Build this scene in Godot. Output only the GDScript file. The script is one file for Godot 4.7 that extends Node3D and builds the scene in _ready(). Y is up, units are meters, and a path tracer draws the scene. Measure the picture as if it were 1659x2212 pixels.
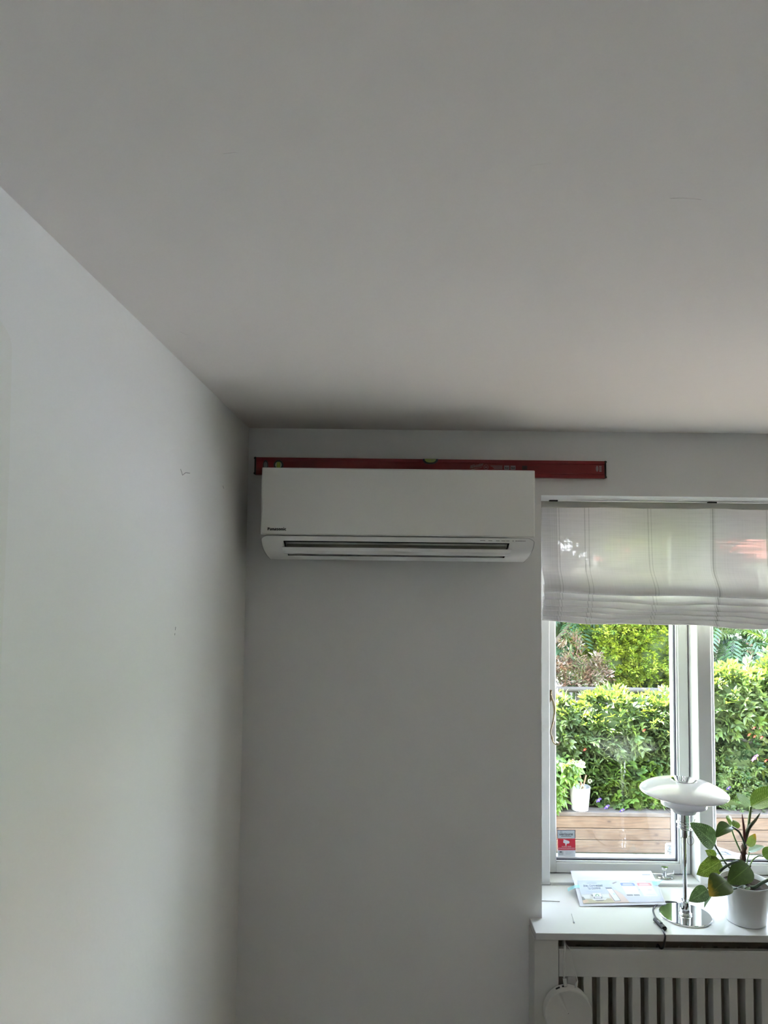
extends Node3D

const CEIL := 2.443
const LEFT := -0.468
const RIGHT := 6.0
const FRONT := 4.4
const SILL := 0.818
const DECK := -0.883

var M := {}
var rng := RandomNumberGenerator.new()
var taken := {}

# ---------------------------------------------------------------- helpers
func lin(r: float, g: float, b: float) -> Color:
	return Color(r, g, b).linear_to_srgb()

func mat(called: String, c: Color, rough := 0.6, metal := 0.0) -> StandardMaterial3D:
	var m := StandardMaterial3D.new()
	m.resource_name = called
	m.albedo_color = c.linear_to_srgb()
	m.roughness = rough
	m.metallic = metal
	return m

func new_st(smooth := false) -> SurfaceTool:
	var st := SurfaceTool.new()
	st.begin(Mesh.PRIMITIVE_TRIANGLES)
	st.set_smooth_group(0 if smooth else -1)
	return st

func numbered(called: String) -> String:
	if not taken.has(called):
		taken[called] = 0
		return called
	taken[called] += 1
	return "%s_%03d" % [called, taken[called]]

func part(called: String, st: SurfaceTool, m: Material, parent: Node3D, label := "") -> MeshInstance3D:
	st.generate_normals()
	return part_mesh(called, st.commit(), m, parent, label)

func part_mesh(called: String, mesh: Mesh, m: Material, parent: Node3D, label := "") -> MeshInstance3D:
	var o := MeshInstance3D.new()
	o.name = called
	o.mesh = mesh
	o.material_override = m
	if label:
		o.set_meta("label", label)
	parent.add_child(o, true)
	return o

func thing(called: String, label: String, category: String, at := Vector3.ZERO, group := "") -> Node3D:
	var o := Node3D.new()
	o.name = numbered(called)
	o.position = at
	o.set_meta("label", label)
	o.set_meta("category", category)
	if group:
		o.set_meta("group", group)
	add_child(o)
	return o

func single(called: String, st: SurfaceTool, m: Material, label: String, category: String, group := "") -> MeshInstance3D:
	st.generate_normals()
	var o := MeshInstance3D.new()
	o.name = numbered(called)
	o.mesh = st.commit()
	o.material_override = m
	o.set_meta("label", label)
	o.set_meta("category", category)
	if group:
		o.set_meta("group", group)
	add_child(o)
	return o

func struct(called: String, st: SurfaceTool, m: Material, label: String, category: String) -> MeshInstance3D:
	var o := single(called, st, m, label, category)
	o.set_meta("kind", "structure")
	return o

func tri_o(st: SurfaceTool, a: Vector3, b: Vector3, c: Vector3, mid: Vector3) -> void:
	if (a - c).cross(a - b).dot((a + b + c) / 3.0 - mid) < 0.0:
		var t := b
		b = c
		c = t
	st.add_vertex(a); st.add_vertex(b); st.add_vertex(c)

func quad_o(st: SurfaceTool, a: Vector3, b: Vector3, c: Vector3, d: Vector3, mid: Vector3) -> void:
	tri_o(st, a, b, c, mid)
	tri_o(st, a, c, d, mid)

# a box between two corners with chamfered edges, placed by xf
func cbox(st: SurfaceTool, lo: Vector3, hi: Vector3, c := 0.0, xf := Transform3D.IDENTITY) -> void:
	var mid := xf * ((lo + hi) / 2.0)
	if c <= 0.0:
		var p := []
		for k in 8:
			p.append(xf * Vector3(hi.x if k & 1 else lo.x, hi.y if k & 2 else lo.y, hi.z if k & 4 else lo.z))
		for f in [[0, 1, 3, 2], [4, 5, 7, 6], [0, 1, 5, 4], [2, 3, 7, 6], [0, 2, 6, 4], [1, 3, 7, 5]]:
			quad_o(st, p[f[0]], p[f[1]], p[f[2]], p[f[3]], mid)
		return
	var v := {}
	for k in 8:
		for ax in 3:
			var q := Vector3.ZERO
			for j in 3:
				var up: bool = (k >> j) & 1
				var inset: float = 0.0 if j == ax else c
				q[j] = hi[j] - inset if up else lo[j] + inset
			v[k * 3 + ax] = xf * q
	for ax in 3:
		var b1 := 1 << ((ax + 1) % 3)
		var b2 := 1 << ((ax + 2) % 3)
		for s in 2:
			var k0 := s << ax
			quad_o(st, v[k0 * 3 + ax], v[(k0 | b1) * 3 + ax], v[(k0 | b1 | b2) * 3 + ax], v[(k0 | b2) * 3 + ax], mid)
		var a1 := (ax + 1) % 3
		var a2 := (ax + 2) % 3
		for s in 4:
			var e0: int = ((s & 1) << a1) | ((s >> 1) << a2)
			var e1: int = e0 | (1 << ax)
			quad_o(st, v[e0 * 3 + a1], v[e1 * 3 + a1], v[e1 * 3 + a2], v[e0 * 3 + a2], mid)
	for k in 8:
		tri_o(st, v[k * 3], v[k * 3 + 1], v[k * 3 + 2], mid)

func box_part(called: String, lo: Vector3, hi: Vector3, c: float, m: Material, parent: Node3D, label := "") -> MeshInstance3D:
	var st := new_st()
	cbox(st, lo, hi, c)
	return part(called, st, m, parent, label)

# quad with a, b, c, d counter-clockwise as seen from its front
func quad(st: SurfaceTool, a: Vector3, b: Vector3, c: Vector3, d: Vector3) -> void:
	st.add_vertex(a); st.add_vertex(c); st.add_vertex(b)
	st.add_vertex(a); st.add_vertex(d); st.add_vertex(c)

func quad_uv(st: SurfaceTool, a: Vector3, b: Vector3, c: Vector3, d: Vector3, ua: Vector2, ub: Vector2, uc: Vector2, ud: Vector2) -> void:
	st.set_uv(ua); st.add_vertex(a)
	st.set_uv(uc); st.add_vertex(c)
	st.set_uv(ub); st.add_vertex(b)
	st.set_uv(ua); st.add_vertex(a)
	st.set_uv(ud); st.add_vertex(d)
	st.set_uv(uc); st.add_vertex(c)

# profile of (radius, height) turned about y; sharp corners get their own smooth group
func lathe(st: SurfaceTool, prof: Array, segs := 32, xf := Transform3D.IDENTITY) -> void:
	var g := 1
	for k in prof.size() - 1:
		var a: Vector2 = prof[k]
		var b: Vector2 = prof[k + 1]
		if k > 0:
			var p: Vector2 = prof[k - 1]
			if absf((a - p).angle_to(b - a)) > 0.6:
				g += 1
		st.set_smooth_group(g)
		for s in segs:
			var t0 := TAU * s / segs
			var t1 := TAU * (s + 1) / segs
			var a0 := xf * Vector3(a.x * cos(t0), a.y, a.x * sin(t0))
			var a1 := xf * Vector3(a.x * cos(t1), a.y, a.x * sin(t1))
			var b0 := xf * Vector3(b.x * cos(t0), b.y, b.x * sin(t0))
			var b1 := xf * Vector3(b.x * cos(t1), b.y, b.x * sin(t1))
			if a.x > 1e-6:
				st.add_vertex(a0); st.add_vertex(a1); st.add_vertex(b0)
			if b.x > 1e-6:
				st.add_vertex(a1); st.add_vertex(b1); st.add_vertex(b0)
	st.set_smooth_group(-1)

func smooth_path(pts: Array, per := 6) -> Array:
	var out := []
	for k in pts.size() - 1:
		var p0: Vector3 = pts[max(k - 1, 0)]
		var p1: Vector3 = pts[k]
		var p2: Vector3 = pts[k + 1]
		var p3: Vector3 = pts[min(k + 2, pts.size() - 1)]
		for j in per:
			out.append(p1.cubic_interpolate(p2, p0, p3, float(j) / per))
	out.append(pts[-1])
	return out

# a tube along points; radii is one number or one for each point
func tube(st: SurfaceTool, pts: Array, radii, segs := 8) -> void:
	var n := pts.size()
	var rings := []
	var side := Vector3.ZERO
	for k in n:
		var d: Vector3 = (pts[min(k + 1, n - 1)] - pts[max(k - 1, 0)]).normalized()
		if k == 0:
			side = d.cross(Vector3.UP if absf(d.y) < 0.9 else Vector3.RIGHT).normalized()
		else:
			side = (side - d * side.dot(d)).normalized()
		var up := d.cross(side)
		var r: float = radii if radii is float else radii[k]
		var ring := []
		for s in segs:
			var t := TAU * s / segs
			ring.append(pts[k] + (side * cos(t) + up * sin(t)) * r)
		rings.append(ring)
	st.set_smooth_group(1)
	for k in n - 1:
		for s in segs:
			var s1 := (s + 1) % segs
			quad_o(st, rings[k][s], rings[k][s1], rings[k + 1][s1], rings[k + 1][s], (pts[k] + pts[k + 1]) / 2.0)
	st.set_smooth_group(-1)
	for e in [0, n - 1]:
		var inside: Vector3 = pts[1] if e == 0 else pts[n - 2]
		for s in segs:
			tri_o(st, pts[e], rings[e][s], rings[e][(s + 1) % segs], inside)

func torus(st: SurfaceTool, mid: Vector3, ring_r: float, r: float, xf := Basis.IDENTITY, segs := 28) -> void:
	var pts := []
	for k in segs + 1:
		var t := TAU * k / segs
		pts.append(mid + xf * Vector3(ring_r * cos(t), 0, ring_r * sin(t)))
	tube(st, pts, r, 8)

# a polygon in x, y pushed from z0 to z1
func prism(st: SurfaceTool, poly: PackedVector2Array, z0: float, z1: float, xf := Transform3D.IDENTITY) -> void:
	var idx := Geometry2D.triangulate_polygon(poly)
	var clockwise := Geometry2D.is_polygon_clockwise(poly)
	for k in range(0, idx.size(), 3):
		var a := poly[idx[k]]
		var b := poly[idx[k + 1]]
		var c := poly[idx[k + 2]]
		var area := (b - a).cross(c - a)
		if area < 0:
			var t := b
			b = c
			c = t
		st.add_vertex(xf * Vector3(a.x, a.y, z1)); st.add_vertex(xf * Vector3(c.x, c.y, z1)); st.add_vertex(xf * Vector3(b.x, b.y, z1))
		st.add_vertex(xf * Vector3(a.x, a.y, z0)); st.add_vertex(xf * Vector3(b.x, b.y, z0)); st.add_vertex(xf * Vector3(c.x, c.y, z0))
	var n := poly.size()
	for k in n:
		var p := poly[k]
		var q := poly[(k + 1) % n]
		if clockwise:
			var t := p
			p = q
			q = t
		quad(st, xf * Vector3(p.x, p.y, z0), xf * Vector3(q.x, q.y, z0), xf * Vector3(q.x, q.y, z1), xf * Vector3(p.x, p.y, z1))

# a surface of nu by nv cells given by f(u, v)
func sheet(st: SurfaceTool, nu: int, nv: int, f: Callable, uv_of = null) -> void:
	var p := []
	for j in nv + 1:
		for i in nu + 1:
			p.append(f.call(float(i) / nu, float(j) / nv))
	var w := nu + 1
	for j in nv:
		for i in nu:
			var u0 := Vector2(float(i) / nu, float(j) / nv)
			var u1 := Vector2(float(i + 1) / nu, float(j + 1) / nv)
			var ua := u0
			var ub := Vector2(u1.x, u0.y)
			var uc := u1
			var ud := Vector2(u0.x, u1.y)
			if uv_of != null:
				ua = uv_of.call(ua); ub = uv_of.call(ub); uc = uv_of.call(uc); ud = uv_of.call(ud)
			quad_uv(st, p[j * w + i], p[j * w + i + 1], p[(j + 1) * w + i + 1], p[(j + 1) * w + i], ua, ub, uc, ud)

func letters(called: String, text: String, size: float, at: Transform3D, m: Material, parent: Node3D, bold := true, font := "Droid Sans", wide := 0.0, heavy := 0.0) -> MeshInstance3D:
	var t := TextMesh.new()
	var f := SystemFont.new()
	f.font_names = PackedStringArray([font])
	f.font_weight = 700 if bold else 400
	t.font = f
	t.text = text
	t.font_size = 64
	t.pixel_size = size / 46.0
	t.depth = 0.0004
	t.curve_step = 2.0
	t.horizontal_alignment = HORIZONTAL_ALIGNMENT_LEFT
	t.vertical_alignment = VERTICAL_ALIGNMENT_BOTTOM
	var k := 1.0
	if wide > 0.0:
		k = wide / maxf(t.get_aabb().size.x, 1e-4)
	var shown: Mesh = t
	if heavy > 0.0:
		var st := SurfaceTool.new()
		for j in 3:
			st.append_from(t, 0, Transform3D(Basis.IDENTITY, Vector3((j - 1) * heavy, 0, 0.00002 * j)))
		shown = st.commit()
	var o := part_mesh(called, shown, m, parent)
	o.transform = at * Transform3D(Basis.from_scale(Vector3(k, 1, 1)), Vector3(0, -0.33 * size, 0))
	return o

func noise_tex(freq: float, seed_value: int, size := 512, normal := false, bump := 4.0, octaves := 4) -> NoiseTexture2D:
	var n := FastNoiseLite.new()
	n.seed = seed_value
	n.noise_type = FastNoiseLite.TYPE_SIMPLEX_SMOOTH
	n.frequency = freq
	n.fractal_octaves = octaves
	var t := NoiseTexture2D.new()
	t.width = size
	t.height = size
	t.seamless = true
	t.noise = n
	t.as_normal_map = normal
	t.bump_strength = bump
	return t

func image_tex(w: int, h: int, f: Callable) -> ImageTexture:
	var data := PackedByteArray()
	data.resize(w * h * 4)
	var k := 0
	for y in h:
		for x in w:
			var c: Color = f.call(x, y)
			data[k] = clampi(int(c.r * 255.0), 0, 255)
			data[k + 1] = clampi(int(c.g * 255.0), 0, 255)
			data[k + 2] = clampi(int(c.b * 255.0), 0, 255)
			data[k + 3] = clampi(int(c.a * 255.0), 0, 255)
			k += 4
	return ImageTexture.create_from_image(Image.create_from_data(w, h, false, Image.FORMAT_RGBA8, data))

func fill_poly(im: Image, pts: Array, c: Color) -> void:
	var poly := PackedVector2Array(pts)
	var lo := poly[0]
	var hi := poly[0]
	for p in poly:
		lo = lo.min(p)
		hi = hi.max(p)
	for y in range(maxi(0, int(lo.y)), mini(im.get_height() - 1, int(hi.y) + 1) + 1):
		for x in range(maxi(0, int(lo.x)), mini(im.get_width() - 1, int(hi.x) + 1) + 1):
			if Geometry2D.is_point_in_polygon(Vector2(x, y), poly):
				im.set_pixel(x, y, c)

# light of the day, added door, fabric, tones of the garden
const EXPOSURE := 2.65
const SKY_ENERGY := 9.0
const SUN_ENERGY := 24.0
const DOOR_X0 := 2.7
const DOOR_X1 := 3.7
const DOOR_TOP := 2.15
const BLIND_PASS := 0.55
const TERRACE := 0.28
const DECK_TONE := 0.32
const LEAF_TONE := 0.7

# ---------------------------------------------------------------- camera, sky, light
func set_view_and_light() -> void:
	var cam := Camera3D.new()
	cam.name = "camera"
	cam.fov = rad_to_deg(2.0 * atan(1106.0 / 1600.0))
	cam.near = 0.05
	cam.far = 400.0
	cam.transform = Transform3D(Basis(Vector3.RIGHT, deg_to_rad(3.58)) * Basis(Vector3.BACK, 0.0115), Vector3(0, 2.0, 2.53))
	add_child(cam)
	cam.current = true
	var env := Environment.new()
	env.background_mode = Environment.BG_SKY
	env.tonemap_mode = Environment.TONE_MAPPER_LINEAR
	env.tonemap_exposure = EXPOSURE
	env.sdfgi_enabled = true
	env.ssao_enabled = true
	env.ssil_enabled = true
	var sm := ProceduralSkyMaterial.new()
	sm.sky_top_color = lin(0.52, 0.68, 0.95)
	sm.sky_horizon_color = lin(0.92, 0.96, 1.0)
	sm.sky_curve = 0.22
	sm.ground_bottom_color = lin(0.13, 0.15, 0.09)
	sm.ground_horizon_color = lin(0.25, 0.27, 0.2)
	sm.sun_angle_max = 1.0
	sm.energy_multiplier = SKY_ENERGY
	var sky := Sky.new()
	sky.sky_material = sm
	env.sky = sky
	var we := WorldEnvironment.new()
	we.name = "environment"
	we.environment = env
	add_child(we)
	var sun := DirectionalLight3D.new()
	sun.name = "sun"
	sun.light_color = Color(1.0, 0.99, 0.985)
	sun.light_energy = SUN_ENERGY
	sun.light_angular_distance = 1.2
	sun.shadow_enabled = true
	sun.sky_mode = DirectionalLight3D.SKY_MODE_LIGHT_ONLY
	add_child(sun)
	sun.look_at_from_position(Vector3.ZERO, Vector3(0.42, -0.84, 0.33), Vector3.UP)

# ---------------------------------------------------------------- materials
func plaster(called: String, c: Color, relief: float) -> StandardMaterial3D:
	var m := mat(called, c, 0.85)
	m.uv1_triplanar = true
	m.uv1_world_triplanar = true
	m.uv1_scale = Vector3(1.6, 1.6, 1.6)
	m.heightmap_enabled = true
	m.heightmap_texture = M["plaster_noise"]
	m.heightmap_scale = relief
	return m

func make_materials() -> void:
	M["plaster_noise"] = noise_tex(0.02, 5, 512, false, 4.0, 5)
	M.wall = plaster("wall_paint", Color(0.85, 0.855, 0.85), 0.05)
	M.wall_side = plaster("side_wall_paint", Color(0.875, 0.868, 0.835), 0.06)
	M.ceiling = plaster("ceiling_paint", Color(0.845, 0.81, 0.77), 0.05)
	M.patch = plaster("filled_plaster", Color(0.85, 0.84, 0.785), 0.05)
	M.paint = mat("white_gloss_paint", Color(0.70, 0.705, 0.70), 0.30)
	M.sill = mat("white_sill_lacquer", Color(0.70, 0.705, 0.70), 0.16)
	M.cover = mat("white_cover_paint", Color(0.66, 0.66, 0.63), 0.45)
	M.alu = mat("white_aluminium", Color(0.85, 0.86, 0.90), 0.3)
	M.gasket = mat("dark_gasket", Color(0.03, 0.028, 0.06), 0.6)
	M.gap = mat("dark_gap", Color(0.02, 0.02, 0.02), 0.9)
	M.ac = mat("white_abs", Color(0.88, 0.885, 0.85), 0.38)
	M.ac_gloss = mat("white_abs_gloss", Color(0.86, 0.87, 0.86), 0.25)
	M.ac_trim = mat("grey_trim", Color(0.45, 0.46, 0.46), 0.3)
	M.ac_inner = mat("grey_abs_inner", Color(0.42, 0.41, 0.34), 0.5)
	M.black = mat("black_print", Color(0.012, 0.012, 0.012), 0.5)
	M.grey_print = mat("grey_print", Color(0.16, 0.16, 0.16), 0.5)
	M.red = mat("red_powder_coat", Color(0.19, 0.004, 0.006), 0.42)
	M.dark_red = mat("dark_red_print", Color(0.035, 0.002, 0.003), 0.5)
	M.rubber = mat("black_rubber", Color(0.012, 0.012, 0.013), 0.55)
	M.vial = mat("yellow_green_vial", Color(0.34, 0.40, 0.09), 0.15)
	M.silver_print = mat("silver_print", Color(0.26, 0.20, 0.21), 0.5)
	M.chrome = mat("chrome", Color(0.78, 0.79, 0.81), 0.06, 1.0)
	M.brass = mat("aged_brass", Color(0.20, 0.16, 0.095), 0.34, 1.0)
	M.opal = mat("opal_glass", Color(0.88, 0.88, 0.90), 0.07)
	M.opal.clearcoat_enabled = true
	M.opal.clearcoat = 0.6
	M.opal.clearcoat_roughness = 0.03
	M.opal.backlight_enabled = true
	M.opal.backlight = Color(0.8, 0.8, 0.82)
	M.cord = mat("black_cord", Color(0.014, 0.013, 0.016), 0.4)
	M.white_plastic = mat("white_plastic", Color(0.66, 0.66, 0.63), 0.4)
	M.pot = mat("white_glazed_ceramic", Color(0.68, 0.69, 0.69), 0.14)
	M.outdoor_pot = mat("white_plastic_pot", Color(0.44, 0.44, 0.43), 0.4)
	M.paper = mat("white_paper", Color(0.58, 0.58, 0.66), 0.7)
	M.paper.backlight_enabled = true
	M.paper.backlight = Color(0.3, 0.3, 0.3)
	M.floor = mat("oak_floor", Color(0.16, 0.125, 0.095), 0.5)
	M.brick = mat("pale_render", Color(0.55, 0.5, 0.45), 0.9)
	var g := StandardMaterial3D.new()
	g.resource_name = "window_glass"
	g.albedo_color = Color(1, 1, 1, 0.0)
	g.transparency = BaseMaterial3D.TRANSPARENCY_ALPHA
	g.roughness = 0.0
	M.glass = g
	var tape := mat("pale_blue_tape", Color(0.22, 0.58, 0.70), 0.35)
	tape.transparency = BaseMaterial3D.TRANSPARENCY_ALPHA
	tape.albedo_color.a = 0.62
	M.tape = tape

# ---------------------------------------------------------------- the room
func build_room() -> void:
	var st := new_st()
	cbox(st, Vector3(LEFT - 0.25, -0.3, -0.42), Vector3(RIGHT + 0.25, 0.0, FRONT + 0.25))
	struct("floor", st, M.floor, "brown wooden floor of the room", "floor")
	st = new_st()
	cbox(st, Vector3(LEFT - 0.25, CEIL, -0.42), Vector3(RIGHT + 0.25, CEIL + 0.3, FRONT + 0.25))
	var cl := struct("ceiling", st, M.ceiling, "off-white painted plaster ceiling of the room", "ceiling")
	for r in [[Vector3(0.160, CEIL, 1.722), Vector3(0.182, CEIL, 1.729)], [Vector3(0.345, CEIL, 1.651), Vector3(0.362, CEIL, 1.652), Vector3(0.384, CEIL, 1.649)], [Vector3(-0.408, CEIL, 1.091), Vector3(-0.402, CEIL, 1.073), Vector3(-0.393, CEIL, 1.070)], [Vector3(-0.389, CEIL, 1.022), Vector3(-0.384, CEIL, 1.006), Vector3(-0.391, CEIL, 0.982)], [Vector3(-0.183, CEIL, 1.739), Vector3(-0.174, CEIL, 1.741), Vector3(-0.166, CEIL, 1.743)]]:
		st = new_st()
		tube(st, smooth_path(r, 4), 0.0004, 6)
		part("plaster_ridge", st, M.ceiling, cl)
	st = new_st()
	cbox(st, Vector3(LEFT - 1.2, CEIL + 0.16, -1.9), Vector3(RIGHT + 1.0, CEIL + 0.32, -0.42), 0.01)  # unseen eave, added to keep sky light off the sill
	struct("added_eave", st, M.paint, "added unseen white eave blocking sky light above the window", "eave")
	st = new_st()
	cbox(st, Vector3(LEFT - 0.25, 0, -0.42), Vector3(LEFT, CEIL, FRONT + 0.25))
	var wl := struct("wall_left", st, M.wall_side, "pale plaster wall meeting the air conditioner wall at the corner", "wall")
	# filled chase in the plaster: a barely raised strip with a rounded top
	var pp := PackedVector2Array()
	for k in 9:
		var a := PI * k / 16.0
		pp.append(Vector2(1.70 - 0.075 * sin(a) - 0.004, 2.255 + 0.032 * cos(a)))
	pp.append(Vector2(1.615, 2.1)); pp.append(Vector2(1.612, 0.3)); pp.append(Vector2(2.0, 0.3)); pp.append(Vector2(2.0, 2.287))
	st = new_st()
	prism(st, pp, -0.001, 0.0022, Transform3D(Basis(Vector3(0, 0, 1), Vector3(0, 1, 0), Vector3(1, 0, 0)), Vector3(LEFT, 0, 0)))
	part("plaster_strip", st, M.patch, wl, "filled plaster strip with a rounded top end")
	# scuffs: hair-thin threads of dark paint
	for s in [[Vector3(0, 2.199, 0.839), Vector3(0, 2.187, 0.822), Vector3(0, 2.196, 0.795), Vector3(0, 2.199, 0.758)], [Vector3(0, 2.204, 0.392), Vector3(0, 2.198, 0.379)], [Vector3(0, 1.840, 0.843), Vector3(0, 1.833, 0.846)], [Vector3(0, 1.826, 0.847), Vector3(0, 1.822, 0.849)]]:
		var pts := []
		for p in s:
			pts.append(p + Vector3(LEFT, 0, 0))
		st = new_st()
		tube(st, pts, 0.0007, 6)
		part("scuff", st, M.grey_print, wl, "thin dark scuff on the plaster")
	# the wall with the window
	st = new_st()
	cbox(st, Vector3(LEFT, 0, -0.42), Vector3(0.538, CEIL, 0))
	cbox(st, Vector3(0.538, 2.2225, -0.42), Vector3(2.5, CEIL, 0))
	cbox(st, Vector3(2.5, 0, -0.42), Vector3(DOOR_X0, CEIL, 0))
	cbox(st, Vector3(DOOR_X0, DOOR_TOP, -0.42), Vector3(DOOR_X1, CEIL, 0))
	cbox(st, Vector3(DOOR_X1, 0, -0.42), Vector3(RIGHT + 0.25, CEIL, 0))
	cbox(st, Vector3(0.538, 0, -0.42), Vector3(2.5, 0.795, -0.31))
	struct("wall_back", st, M.wall, "pale grey painted wall with the window recess", "wall")
	st = new_st()
	cbox(st, Vector3(RIGHT, 0, 0), Vector3(RIGHT + 0.25, CEIL, FRONT + 0.25))
	struct("wall_right", st, M.wall, "pale painted wall beside the added door", "wall")
	# unseen glazed door, added in the window wall to let in more daylight
	var gd := Node3D.new()
	gd.name = "door_1"
	gd.set_meta("label", "added unseen white glazed double door letting daylight in")
	gd.set_meta("category", "door")
	gd.set_meta("kind", "structure")
	add_child(gd)
	var xm := (DOOR_X0 + DOOR_X1) / 2.0
	for leaf in [[DOOR_X0, xm - 0.002], [xm + 0.002, DOOR_X1]]:
		st = new_st()
		cbox(st, Vector3(leaf[0], 0.02, -0.34), Vector3(leaf[0] + 0.07, DOOR_TOP - 0.005, -0.28), 0.002)
		cbox(st, Vector3(leaf[1] - 0.07, 0.02, -0.34), Vector3(leaf[1], DOOR_TOP - 0.005, -0.28), 0.002)
		cbox(st, Vector3(leaf[0] + 0.07, 0.02, -0.34), Vector3(leaf[1] - 0.07, 0.12, -0.28), 0.002)
		cbox(st, Vector3(leaf[0] + 0.07, DOOR_TOP - 0.075, -0.34), Vector3(leaf[1] - 0.07, DOOR_TOP - 0.005, -0.28), 0.002)
		var dl := part("door_leaf", st, M.paint, gd)
		box_part("glass_pane", Vector3(leaf[0] + 0.065, 0.115, -0.312), Vector3(leaf[1] - 0.065, DOOR_TOP - 0.07, -0.308), 0.0, M.glass, dl)
	st = new_st()
	cbox(st, Vector3(LEFT, 0, FRONT), Vector3(RIGHT, CEIL, FRONT + 0.25))
	struct("wall_front", st, M.wall_side, "pale painted wall opposite the window", "wall")

# ---------------------------------------------------------------- window
func build_window() -> void:
	var w := Node3D.new()
	w.name = "window_1"
	w.set_meta("label", "white casement window with glazed sashes looking onto the garden")
	w.set_meta("category", "window")
	w.set_meta("kind", "structure")
	add_child(w)
	var zf := -0.25     # front of the fixed frame
	var zs := -0.325    # front of the sashes
	# fixed frame
	box_part("frame_jamb", Vector3(0.538, SILL, -0.40), Vector3(0.6215, 2.2225, zf), 0.002, M.paint, w)
	box_part("frame_jamb", Vector3(2.42, SILL, -0.40), Vector3(2.5, 2.2225, zf), 0.002, M.paint, w)
	box_part("frame_head", Vector3(0.6215, 2.15, -0.40), Vector3(2.42, 2.2225, zf), 0.002, M.paint, w)
	box_part("frame_bottom_rail", Vector3(0.6215, 0.795, -0.40), Vector3(2.42, 0.828, zf), 0.002, M.paint, w)
	box_part("mullion", Vector3(1.170, 0.828, -0.40), Vector3(1.2215, 2.15, zf), 0.002, M.paint, w)
	box_part("mullion", Vector3(1.80, 0.828, -0.40), Vector3(1.852, 2.15, zf), 0.002, M.paint, w)
	# sashes
	var spans := [[0.6245, 1.1655, 0.036, 0.038], [1.226, 1.796, 0.038, 0.038], [1.856, 2.416, 0.038, 0.038]]
	for k in 3:
		var x0: float = spans[k][0]
		var x1: float = spans[k][1]
		var y0 := 0.8315
		var y1 := 2.146
		var st := new_st()
		var gl: float = x0 + spans[k][2]
		var gr: float = x1 - spans[k][3]
		var gb := 0.868
		var gt := 2.10
		cbox(st, Vector3(x0, y0, -0.385), Vector3(gl, y1, zs), 0.0018)
		cbox(st, Vector3(gr, y0, -0.385), Vector3(x1, y1, zs), 0.0018)
		cbox(st, Vector3(gl, y0, -0.385), Vector3(gr, gb, zs), 0.0018)
		cbox(st, Vector3(gl, gt, -0.385), Vector3(gr, y1, zs), 0.0018)
		var sash := part("sash", st, M.paint, w)
		# glazing beads: white, then a dark gasket line, stepping back towards the pane
		st = new_st()
		var b := 0.006
		cbox(st, Vector3(gl, gb, -0.375), Vector3(gr, gb + b, -0.331), 0.0008)
		cbox(st, Vector3(gl, gt - b, -0.375), Vector3(gr, gt, -0.331), 0.0008)
		cbox(st, Vector3(gl, gb, -0.375), Vector3(gl + b * 0.5, gt, -0.331), 0.0008)
		cbox(st, Vector3(gr - b, gb, -0.375), Vector3(gr, gt, -0.331), 0.0008)
		part("glazing_bead", st, M.alu, sash)
		st = new_st()
		var e := b + 0.003
		cbox(st, Vector3(gl + b * 0.5, gb + b, -0.375), Vector3(gr - b, gb + e, -0.337))
		cbox(st, Vector3(gl + b * 0.5, gt - e, -0.375), Vector3(gr - b, gt - b, -0.337))
		cbox(st, Vector3(gr - e, gb + b, -0.375), Vector3(gr - b, gt - b, -0.337))
		part("gasket", st, M.gasket, sash)
		st = new_st()
		cbox(st, Vector3(gl + 0.003, gb + e, -0.375), Vector3(gr - e, gb + e + 0.006, -0.342))
		cbox(st, Vector3(gr - e - 0.005, gb + e, -0.375), Vector3(gr - e, gt - e, -0.342))
		part("spacer_bar", st, M.alu, sash)
		st = new_st()
		cbox(st, Vector3(gl, gb, -0.3535), Vector3(gr, gt, -0.3495))
		part("glass_pane", st, M.glass, sash)
		if k == 0:
			build_catch(sash, zs)
	# dark rebate behind the sash edges
	for k in 3:
		var x0: float = spans[k][0]
		var x1: float = spans[k][1]
		var st := new_st()
		cbox(st, Vector3(x0 - 0.006, 0.8275, -0.40), Vector3(x0 + 0.02, 2.15, -0.386))
		cbox(st, Vector3(x1 - 0.02, 0.8275, -0.40), Vector3(x1 + 0.006, 2.15, -0.386))
		cbox(st, Vector3(x0, 0.8275, -0.40), Vector3(x1, 0.85, -0.386))
		cbox(st, Vector3(x0, 2.13, -0.40), Vector3(x1, 2.151, -0.386))
		part("rebate_seal", st, M.gap, w)
	# window stay with knob at the foot of the first sash
	var zk := -0.297
	var stay := Node3D.new()
	stay.name = "window_stay"
	w.add_child(stay)
	var s2 := new_st()
	lathe(s2, [Vector2(0, 0.828), Vector2(0.020, 0.828), Vector2(0.022, 0.831), Vector2(0.020, 0.834), Vector2(0.0, 0.834)], 24, Transform3D(Basis.from_scale(Vector3(1.35, 1, 0.8)), Vector3(1.06, 0, zk)))
	part("stay_plate", s2, M.chrome, stay)
	s2 = new_st()
	lathe(s2, [Vector2(0, 0.834), Vector2(0.010, 0.834), Vector2(0.0075, 0.838), Vector2(0.0065, 0.856), Vector2(0.0125, 0.862), Vector2(0.0135, 0.866), Vector2(0.0125, 0.869), Vector2(0, 0.870)], 24, Transform3D(Basis.IDENTITY, Vector3(1.057, 0, zk)))
	part("knob", s2, M.chrome, stay)
	s2 = new_st()
	tube(s2, smooth_path([Vector3(0.93, 0.838, -0.312), Vector3(1.02, 0.8385, -0.306), Vector3(1.055, 0.840, zk), Vector3(1.09, 0.842, -0.303), Vector3(1.098, 0.846, -0.316)], 5), 0.0035, 8)
	part("stay_arm", s2, M.chrome, stay)

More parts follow.
